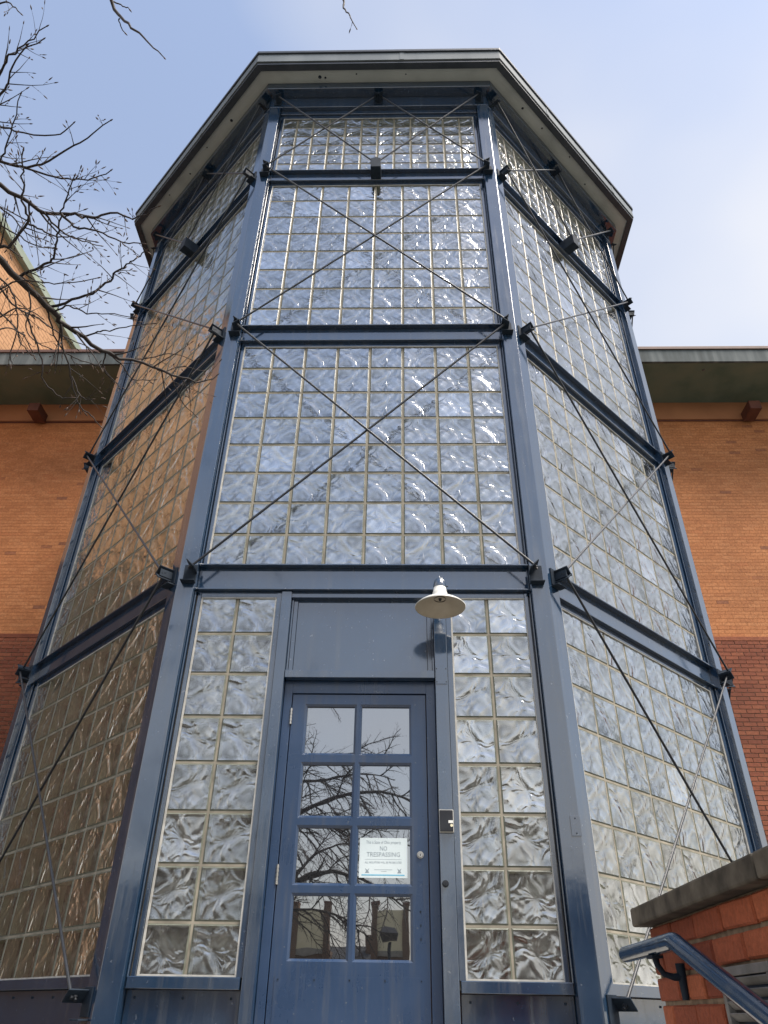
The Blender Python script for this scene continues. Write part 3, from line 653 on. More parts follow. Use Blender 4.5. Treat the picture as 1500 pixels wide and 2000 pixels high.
cr_b = Vector(FF(.570, .032, -1.815))
reader = empty('card_reader', cr_b, 'small black card reader with pale rim on the post right of the door', 'card reader')
def rp(name, x0, x1, d0, d1, z0, z1, m, bev=.002):
    c = cr_b; MB().box(c.x + x0, c.x + x1, c.y - d1, c.y - d0, c.z + z0, c.z + z1).build(name, m, reader, c, bevel=bev)
rp('case', -.046, .043, 0, .020, -.066, .066, 'caulk', .004); rp('face', -.042, .039, .0205, .026, -.061, .062, 'black', .003)
rp('label', .010, .038, .0262, .0272, -.014, .002, 'white', .0003)
_n = 16; _c = cr_b + Vector((.029, -.0268, -.027))
MB().add([_c + Vector((.0085 * math.cos(2 * math.pi * k / _n), 0, .0085 * math.sin(2 * math.pi * k / _n))) for k in range(_n)], [tuple(range(_n))]).build('sticker', 'cream', reader, cr_b)
rp('contact_slot', -.004, .012, .0262, .0270, -.047, -.041, 'rod', .0002)

# paper notice on the glass
nx0, nx1, nz0, nz1 = .034, .329, -2.118, -1.893
ny = DF - .0245
nb_ = Vector(FF((nx0 + nx1) / 2, ny, (nz0 + nz1) / 2))
notice = empty('paper_notice', nb_, 'white no trespassing notice stuck to a right-hand door pane', 'notice')
sh = MB().fbox(FF, nx0, nx1, ny, ny + .0012, nz0, nz1).build('sheet', 'paper', notice, nb_)
def text(s, x, z, size, m, width=None, name='lettering'):
    cu = bpy.data.curves.new('t', 'FONT'); cu.body = s; cu.size = size; cu.align_x = 'CENTER'; cu.align_y = 'CENTER'; cu.resolution_u = 2
    o = bpy.data.objects.new('t', cu); COL.objects.link(o)
    dg = bpy.context.evaluated_depsgraph_get(); me = bpy.data.meshes.new_from_object(o.evaluated_get(dg)); bpy.data.objects.remove(o)
    xs_ = [v.co.x for v in me.vertices]; k = (width / (max(xs_) - min(xs_))) if width else 1.0
    c = Vector(FF(x, ny + .0018, z)) - nb_
    for v in me.vertices:
        v.co = Vector((c.x + v.co.x * k, c.y, c.z + v.co.y))
    me.materials.clear(); me.materials.append(M[m]); link(name, me, notice)
cx = (nx0 + nx1) / 2
text('This is State of Ohio property', cx, nz1 - .026, .026, 'ink', .215)
text('NO', cx, nz1 - .062, .036, 'ink', .044)
text('TRESPASSING', cx, nz1 - .096, .036, 'ink', .205)
text('ALL VIOLATORS WILL BE PROSECUTED', cx, nz1 - .140, .016, 'ink', .225)
nq = MB(); nq.fbox(FF, cx - .112, cx + .112, ny + .0013, ny + .0018, nz1 - .1225, nz1 - .1215); nq.fbox(FF, cx - .055, cx + .055, ny + .0013, ny + .0018, nz1 - .181, nz1 - .179); nq.fbox(FF, cx - .014, cx + .02, ny + .0013, ny + .0018, nz1 - .190, nz1 - .1885); nq.build('fine_print', 'ink', notice, nb_)
nq = MB()
for a in (cx - .098, cx + .098):       # two little crests
    nq.add([FF(a - .013, ny + .0018, nz1 - .172), FF(a, ny + .0018, nz1 - .182), FF(a + .013, ny + .0018, nz1 - .172), FF(a + .006, ny + .0018, nz1 - .187), FF(a + .013, ny + .0018, nz1 - .198), FF(a - .013, ny + .0018, nz1 - .198), FF(a - .006, ny + .0018, nz1 - .187)], [(0, 1, 2, 3, 4, 5, 6)])
nq.build('crest', 'ink', notice, nb_)
nq = MB(); nq.fbox(FF, nx0 + .016, nx1 - .018, ny + .0013, ny + .0018, nz0 + .012, nz0 + .019); nq.build('blue_rule', 'ink_blue', notice, nb_)

# ------------------------------------------------------------------ brick facade behind the tower
bld = empty('brick_building', (0, YW, 0), 'long low orange brick building with wide eaves behind the glass tower', 'building')
BB = (0, YW, 0)
ZFR = 6.985 + Z0; ZSO = 7.42 + Z0; ZBAND = 2.26 + Z0
XL, XR = -10.5, 10.0
wl = MB().box(XL, XR, YW + .0105, YW + .35, ZBAND, ZFR).build('wall', 'mortar_orange', bld, BB)
wl2 = MB().box(XL, XR, YW + .004, YW + .35, 0, ZBAND).build('wall', 'mortar_pale', bld, BB)
def brick_field(x0, x1, z0, z1, y, mname, depth, jit, parent, base, ch=.0667, bw=.2032, j=.0095, seed=3, name='bricks'):
    r = random.Random(seed); m = MB(); k = 0; z = z0
    while z + ch <= z1 + 1e-4:
        x = x0 - (bw / 2 if k % 2 else 0)
        while x < x1:
            a, b = max(x, x0) + j / 2, min(x + bw, x1) - j / 2
            if b - a > .03:
                d = depth + r.uniform(-jit, jit); zz0, zz1 = z + j / 2, z + ch - j / 2
                m.add([(a, y, zz0), (b, y, zz0), (b, y, zz1), (a, y, zz1), (a, y - d, zz0), (b, y - d, zz0), (b, y - d, zz1), (a, y - d, zz1)],
                      [(4, 5, 6, 7), (0, 1, 5, 4), (1, 2, 6, 5), (2, 3, 7, 6), (3, 0, 4, 7)])
            x += bw
        z += ch; k += 1
    return m.build(name, mname, parent, base, kind='stuff')
NC = int((ZFR - .03 - ZBAND) / .0667)
for xa, xb, sd_ in ((-9.3, -XB - .1, 3), (XB + .1, 9.6, 5)):
    brick_field(xa, xb, ZBAND + .0667, ZFR - .028, YW + .013, 'brick_orange', .0045, .0005, wl, BB, seed=sd_, j=.0065)
    brick_field(xa, xb, ZBAND - 99 * .0667, ZBAND + 1e-3, YW + .005, 'brick_red', .0125, .002, wl2, BB, seed=sd_ + 1, j=.0105)
    m = MB().box(xa, xb, YW - .012, YW + .012, ZBAND, ZBAND + .0667).build('belt_course', 'brick_red', wl, BB)
MB().box(XL, XR, YW - .035, YW + .35, ZFR, ZSO).build('frieze', 'frieze', bld, BB)
MB().box(XL, XR, YW - .010, YW + .1, ZFR - .028, ZFR).build('shadow_strip', 'corbel', bld, BB)  # solid dark strip standing in for the shadow line below the frieze
YE = 5.06
MB().box(XL, XR, YE + .02, YW + .3, ZSO, ZSO + .03).build('soffit', 'soffit_green', bld, BB)
MB().box(XL, XR, YE - .03, YE + .018, ZSO - .012, ZSO + .30).build('fascia', 'fascia_bld', bld, BB, bevel=.004)
MB().box(XL, XR, YE - .055, YE + .05, ZSO + .302, ZSO + .375).build('eave_trim', 'eave_cap', bld, BB, bevel=.006)
MB().add([(XL, YE, ZSO + .37), (XR, YE, ZSO + .37), (XR, YE + 6, ZSO + .62), (XL, YE + 6, ZSO + .62)], [(0, 1, 2, 3)]).build('roof', 'roof', bld, BB)
for x in (-6.96, 7.12):
    MB().box(x - .11, x + .11, YW - .42, YW - .036, ZFR - .07, ZFR + .13).build('corbel', 'corbel', bld, BB, bevel=.008)
for x in (4.9, 6.05, -4.9, -6.6):
    MB().lathe([(.030, 0), (.024, -.006), (.004, -.008)], (x, YE + .2, ZSO), 12).build('soffit_vent_plug', 'roof', bld, BB)
MB().box(XL, XR, YE + 5.9, YE + 6.2, 0, ZSO + .62).build('rear_wall', 'wing_brick', bld, BB)

# tall wing on the left, running towards the viewer
wing = empty('brick_wing', (-9.2, 6, 0), 'tall sunlit orange brick wing with pale green coping rising at far left', 'building')
WB = (-9.2, 6, 0)
def wx(y): return -8.832 + (y - 4.993) * (0.34 / 4.07)
ZW = 12.0 + Z0
YWF = 2.3
w = MB(); w.hexa([(wx(YWF) - .4, YWF, 0), (wx(YWF), YWF, 0), (wx(24), 24, 0), (wx(24) - .4, 24, 0), (wx(YWF) - .4, YWF, ZW - .22), (wx(YWF), YWF, ZW - .22), (wx(24), 24, ZW - .22), (wx(24) - .4, 24, ZW - .22)])
w.build('wall', 'wing_brick', wing, WB)
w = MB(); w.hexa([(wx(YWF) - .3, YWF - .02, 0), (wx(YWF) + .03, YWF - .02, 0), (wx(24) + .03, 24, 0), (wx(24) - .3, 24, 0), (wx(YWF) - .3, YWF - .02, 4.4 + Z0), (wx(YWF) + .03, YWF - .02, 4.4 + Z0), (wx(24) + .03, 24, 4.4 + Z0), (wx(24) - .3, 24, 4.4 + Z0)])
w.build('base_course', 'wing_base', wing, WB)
w = MB(); w.hexa([(-20, YWF, 0), (wx(YWF) - .4, YWF, 0), (wx(YWF) - .4, YWF + .3, 0), (-20, YWF + .3, 0), (-20, YWF, ZW - .22), (wx(YWF) - .4, YWF, ZW - .22), (wx(YWF) - .4, YWF + .3, ZW - .22), (-20, YWF + .3, ZW - .22)])
w.build('wall', 'wing_brick', wing, WB)
w = MB(); w.hexa([(wx(YWF - .2) - .5, YWF - .2, ZW - .22), (wx(YWF - .2) + .14, YWF - .2, ZW - .22), (wx(24) + .14, 24, ZW - .22), (wx(24) - .5, 24, ZW - .22), (wx(YWF - .2) - .5, YWF - .2, ZW), (wx(YWF - .2) + .14, YWF - .2, ZW), (wx(24) + .14, 24, ZW), (wx(24) - .5, 24, ZW)])
w.build('coping', 'coping_green', wing, WB, bevel=.01)

# ------------------------------------------------------------------ stair wall, grille and handrail at the right
XS = 1.10; YN, YF = -4.1, -2.075; ZC = -2.556 + Z0
sw = empty('stair_wall', (XS + .15, -3.2, 0), 'rough dark red brick stair wall with grey stone coping at lower right', 'wall')
SB = (XS + .15, -3.2, 0)
core = MB().box(XS + .010, XS + .30, YN, YF - .012, 0, ZC).build('mortar_core', 'mortar_near', sw, SB)
cop = MB()
ny_ = 9
for i in range(2):
    y0 = YN + (YF + .03 - YN) * i / 2; y1 = YN + (YF + .03 - YN) * (i + 1) / 2 - (.006 if i == 0 else 0)
    cp = MB().box(XS - .045, XS + .345, y0, y1, ZC + .001, ZC + .056)
    cp.build('coping_stone', 'stone', sw, SB, bevel=.007, seg=2)
CH = .0693; BW = .2120; J = .0115
VY0, VY1, VZ0, VZ1 = -2.945, -2.640, -3.00 + Z0, ZC - 2 * CH - .002       # opening of the grille
rb = random.Random(11)
def near_brick(y0, y1, z0, z1, mb=None):
    c = (.5 * (y0 + y1), .5 * (z0 + z1)); hy, hz = (y1 - y0) / 2, (z1 - z0) / 2
    p = rb.uniform(-.0035, .003); tl = rb.uniform(-.004, .004)
    x0 = XS + p
    vs = []
    for (x, gy, gz) in ((XS + .07, 0, 0), (x0 + .005, 0, 0), (x0, .005, .005)):
        for sy, sz in ((-1, -1), (1, -1), (1, 1), (-1, 1)):
            vs.append((x + rb.uniform(-.0012, .0012), c[0] + sy * (hy - gy) + rb.uniform(-.0015, .0015), c[1] + sz * (hz - gz) + tl * sy * .3 + rb.uniform(-.001, .001)))
    fs = []
    for k in (0, 4):
        for i in range(4):
            j = (i + 1) % 4; fs.append((k + j, k + i, k + 4 + i, k + 4 + j))
    fs.append((11, 10, 9, 8))
    m = mb or MB(); m.add(vs, fs)
    if mb is None: m.build('brick', 'brick_near', sw, SB)
low = MB(); k = 0; z = ZC
while z - CH > 0:
    y = YF - (BW / 2 if k % 2 else 0) * 0 - (BW * .5 if k % 2 else 0)
    segs = [(y, YF)] if k % 2 else []
    while y > YN:
        segs.append((y - BW, y)); y -= BW
    for (a, b) in segs:
        a2, b2 = max(a, YN) + J / 2, min(b, YF) - J / 2
        if b2 - a2 < .03: continue
        parts = [(a2, b2)]
        if z - CH < VZ1 - .01 and z > VZ0 + .01:
            parts = []
            if a2 < VY0: parts.append((a2, min(b2, VY0 - .006)))
            if b2 > VY1: parts.append((max(a2, VY1 + .006), b2))
        for (q0, q1) in parts:
            if q1 - q0 > .02: near_brick(q0, q1, z - CH + J / 2, z - J / 2, None if k < 9 else low)
    z -= CH; k += 1
low.build('lower_bricks', 'brick_near', sw, SB, kind='stuff')
# end face of the wall towards the tower
m = MB(); z = ZC
while z - CH > 0:
    m.box(XS + .012, XS + .145, YF - .012, YF + .004, z - CH + J / 2, z - J / 2); m.box(XS + .157, XS + .29, YF - .012, YF + .004, z - CH + J / 2, z - J / 2); z -= CH
z = ZC; k = 0
while z - CH > 0:                      # the end by the steps and the far side
    for q in range(2):
        x0 = XS + .012 + q * .145; m.box(x0, x0 + .133, YN - .012, YN + .004, z - CH + J / 2, z - J / 2)
    y = YN - (BW / 2 if k % 2 else 0)
    while y < YF:
        a2, b2 = max(y, YN) + J / 2, min(y + BW, YF) - J / 2
        if b2 - a2 > .03: m.box(XS + .296, XS + .312, a2, b2, z - CH + J / 2, z - J / 2)
        y += BW
    z -= CH; k += 1
m.build('end_bricks', 'brick_near', sw, SB, kind='stuff')
# ventilation grille
gr = MB(); f = .020
gr.box(XS - .010, XS + .05, VY0, VY1, VZ1 - f, VZ1); gr.box(XS - .010, XS + .05, VY0, VY1, VZ0, VZ0 + f)
gr.box(XS - .010, XS + .05, VY0, VY0 + f, VZ0 + f, VZ1 - f); gr.box(XS - .010, XS + .05, VY1 - f, VY1, VZ0 + f, VZ1 - f)
gro = gr.build('vent_grille', 'vent', sw, SB, bevel=.002)
MB().box(XS + .0085, XS + .0095, VY0 + f, VY1 - f, VZ0 + f, VZ1 - f).build('vent_backing', 'black', gro, SB)
zz = VZ1 - f - .012
while zz > VZ0 + f + .01:
    MB().obox((XS - .001, (VY0 + VY1) / 2, zz), (.0075, 0, -.0075), (0, (VY1 - VY0) / 2 - f, 0), (.0012, 0, .0012)).build('slat', 'vent', gro, SB)
    zz -= .0235

hr_b = Vector((1.02, -2.4, 0)); XH = 1.02
hr = empty('handrail', hr_b, 'blue steel pipe handrail bending downward on the stair wall at lower right', 'handrail')
zr = -2.632 + Z0
pth = [(XH, -2.045, zr), (XH, -2.30, zr), (XH, -2.54, zr)]
for i in range(1, 5):
    a = i / 4; pth.append((XH, -2.54 - .045 * a, zr - .010 * a * a))
dirv = Vector((0, -3.061 + 2.584, -2.790 + 2.631)).normalized()
pe = Vector(pth[-1])
for L_ in (.05, .3, .7, 1.2): pth.append(tuple(pe + dirv * L_))
MB().tube(pth, .0225, 20).build('rail', 'paint', hr, hr_b)
for (yb, zb_) in ((-2.36, zr),):
    m = MB(); m.tube([(XH, yb, zb_ - .020), (XH + .004, yb, zb_ - .045), (XH + .018, yb, zb_ - .066), (XH + .045, yb, zb_ - .074), (XS - .006, yb, zb_ - .072)], [.010, .0085, .008, .009, .012], 10)
    m.box(XH - .016, XH + .016, yb - .028, yb + .028, zb_ - .029, zb_ - .022)
    m.tube([(XS - .012, yb, zb_ - .040), (XS - .012, yb, zb_ - .128)], [.014, .010], 8)
    m.build('rail_bracket', 'bracket', hr, hr_b)

# ------------------------------------------------------------------ ground, landing, steps
g = MB().add([(-400, -400, 0), (400, -400, 0), (400, 400, 0), (-400, 400, 0)], [(0, 1, 2, 3)]).build('ground', 'grass_ground'); tag(g, kind='structure')
pv = MB().box(-16, 16, -26, 6.0, -.1, .03).build('pavement', 'ground'); tag(pv, kind='structure')
rd = MB().add([(-200, -48, .006), (200, -48, .006), (200, -30, .006), (-200, -30, .006)], [(0, 1, 2, 3)]).build('road', 'asphalt'); tag(rd, kind='structure')
lnd = MB().box(-1.35, XS + .008, -1.9, -.12, 0, FLOOR + Z0).build('landing', 'concrete'); tag(lnd, kind='structure')
st = MB(); nst = 8; hh = (FLOOR + Z0) / nst
for i in range(nst - 1):
    st.box(-1.35, XS + .008, -1.9 - .3 * (i + 1), -1.9 - .3 * i - .002, 0, hh * (nst - 1 - i))
tag(st.build('steps', 'concrete', bevel=.006), kind='structure')

# ------------------------------------------------------------------ bare trees
def at(u, v, dist): return CAM + ray(u, v) * dist
class Tree:
    def __init__(s, seed): s.r = random.Random(seed); s.trunk = MB(); s.tw = MB(); s.bud = MB(); s.n = 0
    def jig(s, k): return Vector((s.r.uniform(-k, k), s.r.uniform(-k, k), s.r.uniform(-k, k)))
    def budat(s, p, d, L_=.022, w=.0042):
        d = d.normalized(); s.bud.tube([p - d * .002, p + d * L_ * .3, p + d * L_ * .65, p + d * L_], [w * .5, w, w * .75, w * .08], 5, caps=False)
    def curve(s, pts, k=3):
        """Catmull-Rom through the points"""
        P_ = [Vector(p) for p in pts]; P_ = [P_[0] * 2 - P_[1]] + P_ + [P_[-1] * 2 - P_[-2]]; out = []
        for i in range(1, len(P_) - 2):
            a, b, c, d = P_[i - 1:i + 3]
            for j in range(k):
                t = j / k; out.append(.5 * ((2 * b) + (c - a) * t + (2 * a - 5 * b + 4 * c - d) * t * t + (3 * b - a - 3 * c + d) * t ** 3))
        out.append(P_[-2]); return out
    def shoot(s, p, d, L_, r0, lev, droop=.0, bud=True):
        """a twig that wanders, carries side shoots in two ranks and ends in a long bud"""
        n = max(4, int(L_ / .055)); st = L_ / n; pts = [Vector(p)]; d = d.normalized(); side = d.orthogonal().normalized()
        for i in range(n):
            d = (d + s.jig(.10) + Vector((0, 0, -droop * .05))).normalized(); pts.append(pts[-1] + d * st)
        rad = [r0 * (1 - .72 * i / n) for i in range(n + 1)]
        s.tw.tube(pts, rad, 5 if lev else 6, caps=False); s.n += 1
        if bud: s.budat(pts[-1], d, s.r.uniform(.016, .030), s.r.uniform(.0028, .0044))
        if lev > 0:
            k = 1; sg = s.r.choice((-1, 1))
            while k < n:
                if s.r.random() < (.60 if lev > 1 else .48):
                    dd = (pts[k + 1] - pts[k]).normalized(); ax = dd.cross(side + s.jig(.5)).normalized()
                    nd = (dd * .8 + ax * sg * s.r.uniform(.5, .95) + Vector((0, 0, s.r.uniform(-.15, .25)))).normalized()
                    s.shoot(pts[k], nd, L_ * s.r.uniform(.22, .5) * (1 - .45 * k / n), rad[k] * .62, lev - 1, droop)
                    sg = -sg
                k += 1
        elif bud:
            for k in range(2, n, 3):
                if s.r.random() < .5:
                    dd = (pts[k] - pts[k - 1]).normalized(); s.budat(pts[k], dd + s.jig(.7), s.r.uniform(.008, .015), .0022)
    def limb(s, pts, r0, r1, tw=True, dens=1.0, L_=(.25, .7), lev=1, mb=None, k=4, start=0.0, droop=.0, buds=True, rt=None):
        c = s.curve(pts, k); n = len(c) - 1
        c = [c[0]] + [q + s.jig(min(r0, .012) * .8) for q in c[1:-1]] + [c[-1]]
        rad = [r0 + (r1 - r0) * (i / n) ** .8 for i in range(n + 1)]
        (mb or (s.trunk if r0 > .03 else s.tw)).tube(c, rad, 10 if r0 > .05 else (7 if r0 > .01 else 6), caps=False)
        if buds and r1 < .006: s.budat(c[-1], c[-1] - c[-2])
        if tw:
            for i in range(1, n):
                if i / n < start: continue
                if s.r.random() < .55 * dens:
                    dd = (c[i + 1] - c[i]).normalized(); ax = s.jig(1); ax = (ax - dd * ax.dot(dd)).normalized()
                    nd = (dd * s.r.uniform(.4, .9) + ax * .9).normalized()
                    s.shoot(c[i], nd, s.r.uniform(*L_) * (1 - .5 * i / n), rt or min(rad[i] * .6, .006), lev, droop, buds)
        return c
    def finish(s, root, base):
        s.trunk.build('trunk', 'bark', root, base); s.tw.build('crown', 'twig', root, base); s.bud.build('buds', 'bud', root, base, kind='stuff')

tA = Tree(21)
baseA = Vector((-7.6, -4.9, 0))
treeA = empty('bare_tree', baseA, 'bare winter tree whose fine budding branches reach in from the left edge', 'tree')
trA = tA.limb([baseA + Vector((0, 0, -.2)), baseA + Vector((.05, .05, 1.6)), baseA + Vector((-.1, .15, 3.2)), baseA + Vector((.2, .3, 5.2)), baseA + Vector((.3, .7, 7.6)), baseA + Vector((.8, .9, 9.6))], .17, .05, tw=False)
def px(l, d0, d1=None, e=0):
    d1 = d1 or d0; n = len(l) - 1
    return [at(u, v, d0 + (d1 - d0) * i / n) for i, (u, v) in enumerate(l)]
j0 = baseA + Vector((-.05, .18, 3.6)); j1 = baseA + Vector((.2, .32, 5.3)); j2 = baseA + Vector((.3, .6, 7.2)); j3 = baseA + Vector((.7, .85, 9.2))
mid = at(-150, 380, 4.7)
# main limb sweeping in from the left and down across the eave to the tower
tA.limb([j0, baseA + Vector((1.6, .9, 4.1)), at(-260, 330, 4.5)] + px([(-110, 420), (0, 511), (56, 565), (105, 609), (119, 631), (163, 659), (212, 689), (240, 701), (300, 716), (352, 737), (398, 746), (424, 733)], 4.4, 4.75), .028, .0034, dens=.6, L_=(.15, .55), lev=1, k=3, start=.30)
tA.limb(px([(99, 599), (153, 582), (200, 560), (223, 536), (240, 521), (262, 507), (285, 489)], 4.52, 4.3), .0085, .003, dens=1, L_=(.1, .32), lev=1)
tA.limb(px([(34, 540), (58, 530), (92, 514), (105, 502), (110, 475), (116, 441), (122, 405), (133, 380), (145, 345)], 4.5, 4.2), .0085, .0028, dens=.9, L_=(.1, .35), lev=1)
# second limb above
c2 = tA.limb([j1, baseA + Vector((2.2, 1.0, 5.4)), at(-200, 210, 4.8)] + px([(-90, 310), (0, 364), (42, 388), (91, 416), (140, 417), (168, 426), (200, 420), (241, 420), (273, 426), (308, 404)], 4.7, 4.3), .019, .0026, dens=.9, L_=(.12, .45), lev=1, k=3, start=.38)
tA.limb(px([(120, 418), (146, 443), (187, 450), (238, 472), (280, 476)], 4.5, 4.35), .007, .0028, dens=.8, L_=(.1, .3), lev=1)
tA.limb(px([(85, 414), (118, 452), (160, 470), (196, 480)], 4.55, 4.7), .006, .0026, dens=.8, L_=(.08, .25), lev=1)
tA.limb(px([(-60, 500), (0, 482), (22, 477), (54, 436), (45, 394), (44, 345), (45, 295)], 4.2, 4.1), .010, .003, dens=.7, L_=(.1, .3), lev=1)
tA.limb(px([(54, 436), (75, 447), (105, 460), (140, 463), (185, 472)], 4.15, 4.1), .006, .0026, dens=.8, L_=(.08, .25))
# upper fans
tA.limb([j2, baseA + Vector((2.3, 1.4, 7.0)), at(-220, 60, 5.4)] + px([(-100, 250), (0, 315), (45, 327), (80, 322), (130, 290), (168, 268), (215, 236)], 5.1, 4.7), .015, .0028, dens=.9, L_=(.12, .4), lev=1, k=3, start=.42)
tA.limb(px([(45, 327), (108, 346), (150, 350), (178, 350), (215, 334)], 5.0, 4.8), .0065, .0028, dens=.8, L_=(.1, .3))
tA.limb(px([(-80, 235), (0, 248), (28, 255), (105, 266), (143, 241)], 5.2, 4.9), .008, .0028, dens=.6, L_=(.1, .3))
tA.limb(px([(-120, 330), (-40, 215), (0, 138), (21, 108), (45, 91), (90, 52)], 5.6, 5.3), .011, .0028, dens=.9, L_=(.1, .35))
tA.limb(px([(-70, 290), (0, 185), (17, 154), (38, 105), (84, 77)], 5.5, 5.2), .009, .0028, dens=.9, L_=(.1, .35))
tA.limb(px([(-60, 40), (0, 5), (25, 12), (40, 26)], 5.8, 5.6), .006, .003, dens=.4, L_=(.08, .2))
tA.limb(px([(0, 315), (15, 280), (28, 235), (40, 185)], 5.0, 4.9), .006, .0028, dens=.6, L_=(.08, .22))
# hanging twigs in front of the eave
for l, d0, d1, r in [([(119, 633), (122, 677), (136, 718), (140, 750), (155, 790), (178, 812), (196, 832)], 4.5, 4.4, .0065), ([(50, 612), (68, 660), (81, 703), (86, 745), (118, 775), (140, 777)], 4.3, 4.2, .006),
                     ([(-30, 520), (17, 560), (31, 598), (36, 635), (22, 686), (22, 716)], 4.2, 4.1, .006), ([(206, 690), (203, 720), (224, 745), (233, 757)], 4.6, 4.6, .005), ([(140, 735), (152, 765), (165, 779), (180, 780)], 4.4, 4.3, .0045),
                     ([(212, 691), (240, 715), (258, 740), (300, 742)], 4.65, 4.7, .005), ([(330, 728), (345, 760), (355, 785), (382, 812)], 4.7, 4.7, .0045), ([(88, 594), (100, 632), (108, 660), (130, 690), (160, 705), (200, 716)], 4.5, 4.6, .006),
                     ([(56, 567), (60, 600), (50, 640), (70, 668), (96, 680)], 4.45, 4.3, .005), ([(-20, 545), (10, 575), (30, 600), (75, 622), (110, 648), (150, 668), (190, 688)], 4.6, 4.7, .0065), ([(0, 620), (22, 606), (50, 604), (80, 620)], 4.2, 4.2, .005)]:
    tA.limb(px(l, d0, d1), r, .0024, dens=.5, L_=(.08, .28), lev=1)
for l, d0, d1, r in [([(163, 659), (190, 648), (215, 645), (255, 636), (300, 632)], 4.55, 4.4, .0055), ([(105, 609), (135, 598), (170, 612), (210, 612), (262, 620)], 4.5, 4.3, .0055), ([(0, 440), (40, 462), (70, 480), (100, 484)], 4.6, 4.5, .005), ([(0, 405), (30, 430), (52, 455), (90, 470)], 4.8, 4.7, .005),
                     ([(-20, 575), (40, 548), (84, 552), (130, 553), (190, 543)], 4.3, 4.2, .005), ([(240, 703), (290, 700), (330, 690), (372, 702)], 4.7, 4.7, .0045), ([(300, 716), (320, 726), (352, 716), (395, 724)], 4.7, 4.75, .004), ([(-10, 600), (30, 640), (40, 668), (58, 690)], 4.1, 4.1, .0045), ([(-20, 660), (10, 640), (45, 655), (62, 684)], 4.0, 4.1, .0045)]:
    tA.limb(px(l, d0, d1), r, .0024, dens=.6, L_=(.08, .3), lev=1)
# overhead sprays
tA.limb([j3, baseA + Vector((3.0, 1.2, 10.2)), at(60, -420, 6.3)] + px([(150, -190), (217, 0), (234, 33), (259, 54), (290, 84), (320, 112)], 5.4, 4.6), .020, .0026, dens=.35, L_=(.08, .2), lev=0, k=3, start=.6)
tA.limb(px([(222, 3), (240, 12), (252, 17)], 5.1, 5.1), .004, .0026, tw=False)
tA.limb(px([(233, 36), (232, 42), (243, 63)], 5.0, 5.0), .004, .0026, tw=False)
tA.limb([at(60, -420, 6.3)] + px([(380, -330), (600, -140), (668, -10), (672, 14), (684, 30), (696, 55)], 6.0, 5.2), .012, .0026, dens=.2, L_=(.06, .12), lev=0, start=.8)
tA.finish(treeA, baseA)

# the tree behind the viewer, seen mirrored in the door
tB = Tree(5)
baseB = Vector((-4.6, -11.6, 0))
treeB = empty('bare_tree', baseB, 'spreading bare tree seen only as dark branches mirrored in the door panes', 'tree')
tB.limb([baseB + Vector((0, 0, -.2)), baseB + Vector((.1, 0, 1.2)), baseB + Vector((.35, .1, 2.3)), baseB + Vector((.4, .2, 3.6)), baseB + Vector((.3, .1, 5.4)), baseB + Vector((.7, .2, 7.6)), baseB + Vector((.6, .4, 9.6))], .24, .05, tw=False)
def V(x, y, z): return Vector((x, y, z))
kw = dict(dens=3.4, L_=(.8, 2.2), lev=2, k=5, start=.10, droop=.5, buds=False, rt=.018)
tB.limb([baseB + V(.35, .1, 2.0), V(-3.3, -11.4, 2.75), V(-2.2, -11.2, 3.55), V(-1.2, -11.1, 3.95), V(-.3, -10.9, 3.7), V(.5, -10.7, 3.2)], .105, .012, **kw)
tB.limb([baseB + V(.4, .15, 3.2), V(-3.0, -11.0, 4.3), V(-1.9, -10.6, 4.9), V(-.8, -10.4, 5.25), V(.3, -10.3, 5.2), V(1.1, -10.3, 4.7)], .095, .010, **kw)
tB.limb([baseB + V(.3, .1, 4.4), V(-3.2, -11.2, 5.4), V(-2.2, -11.2, 6.0), V(-1.0, -11.4, 6.35), V(.1, -11.5, 6.3)], .08, .010, **kw)
tB.limb([baseB + V(.3, .1, 5.4), V(-3.7, -12.0, 6.7), V(-2.7, -12.4, 7.6), V(-1.7, -12.5, 8.3)], .07, .010, **kw)
tB.limb([baseB + V(.4, .2, 3.9), V(-5.4, -11.0, 5.2), V(-6.4, -10.4, 6.3), V(-7.4, -10.0, 7.0)], .08, .010, **kw)
tB.limb([baseB + V(.4, .2, 4.8), V(-4.9, -12.8, 6.2), V(-5.4, -14.0, 7.2)], .07, .010, **kw)
tB.limb([V(-3.2, -11.4, 2.8), V(-2.5, -10.9, 2.9), V(-1.7, -10.5, 3.2), V(-.9, -10.2, 3.1), V(-.2, -10.0, 2.7)], .05, .009, **kw)
tB.limb([V(-2.6, -10.9, 4.5), V(-1.9, -10.0, 4.6), V(-1.1, -9.5, 4.5), V(-.4, -9.3, 4.1)], .045, .009, **kw)
tB.limb([V(-2.4, -11.2, 5.8), V(-1.5, -10.7, 5.6), V(-.6, -10.4, 5.7), V(.2, -10.2, 5.5)], .045, .009, **kw)
tB.limb([V(-2.0, -11.2, 3.6), V(-1.5, -11.5, 4.3), V(-.7, -11.7, 4.6), V(.3, -11.8, 4.4)], .04, .009, **kw)
tB.finish(treeB, baseB)

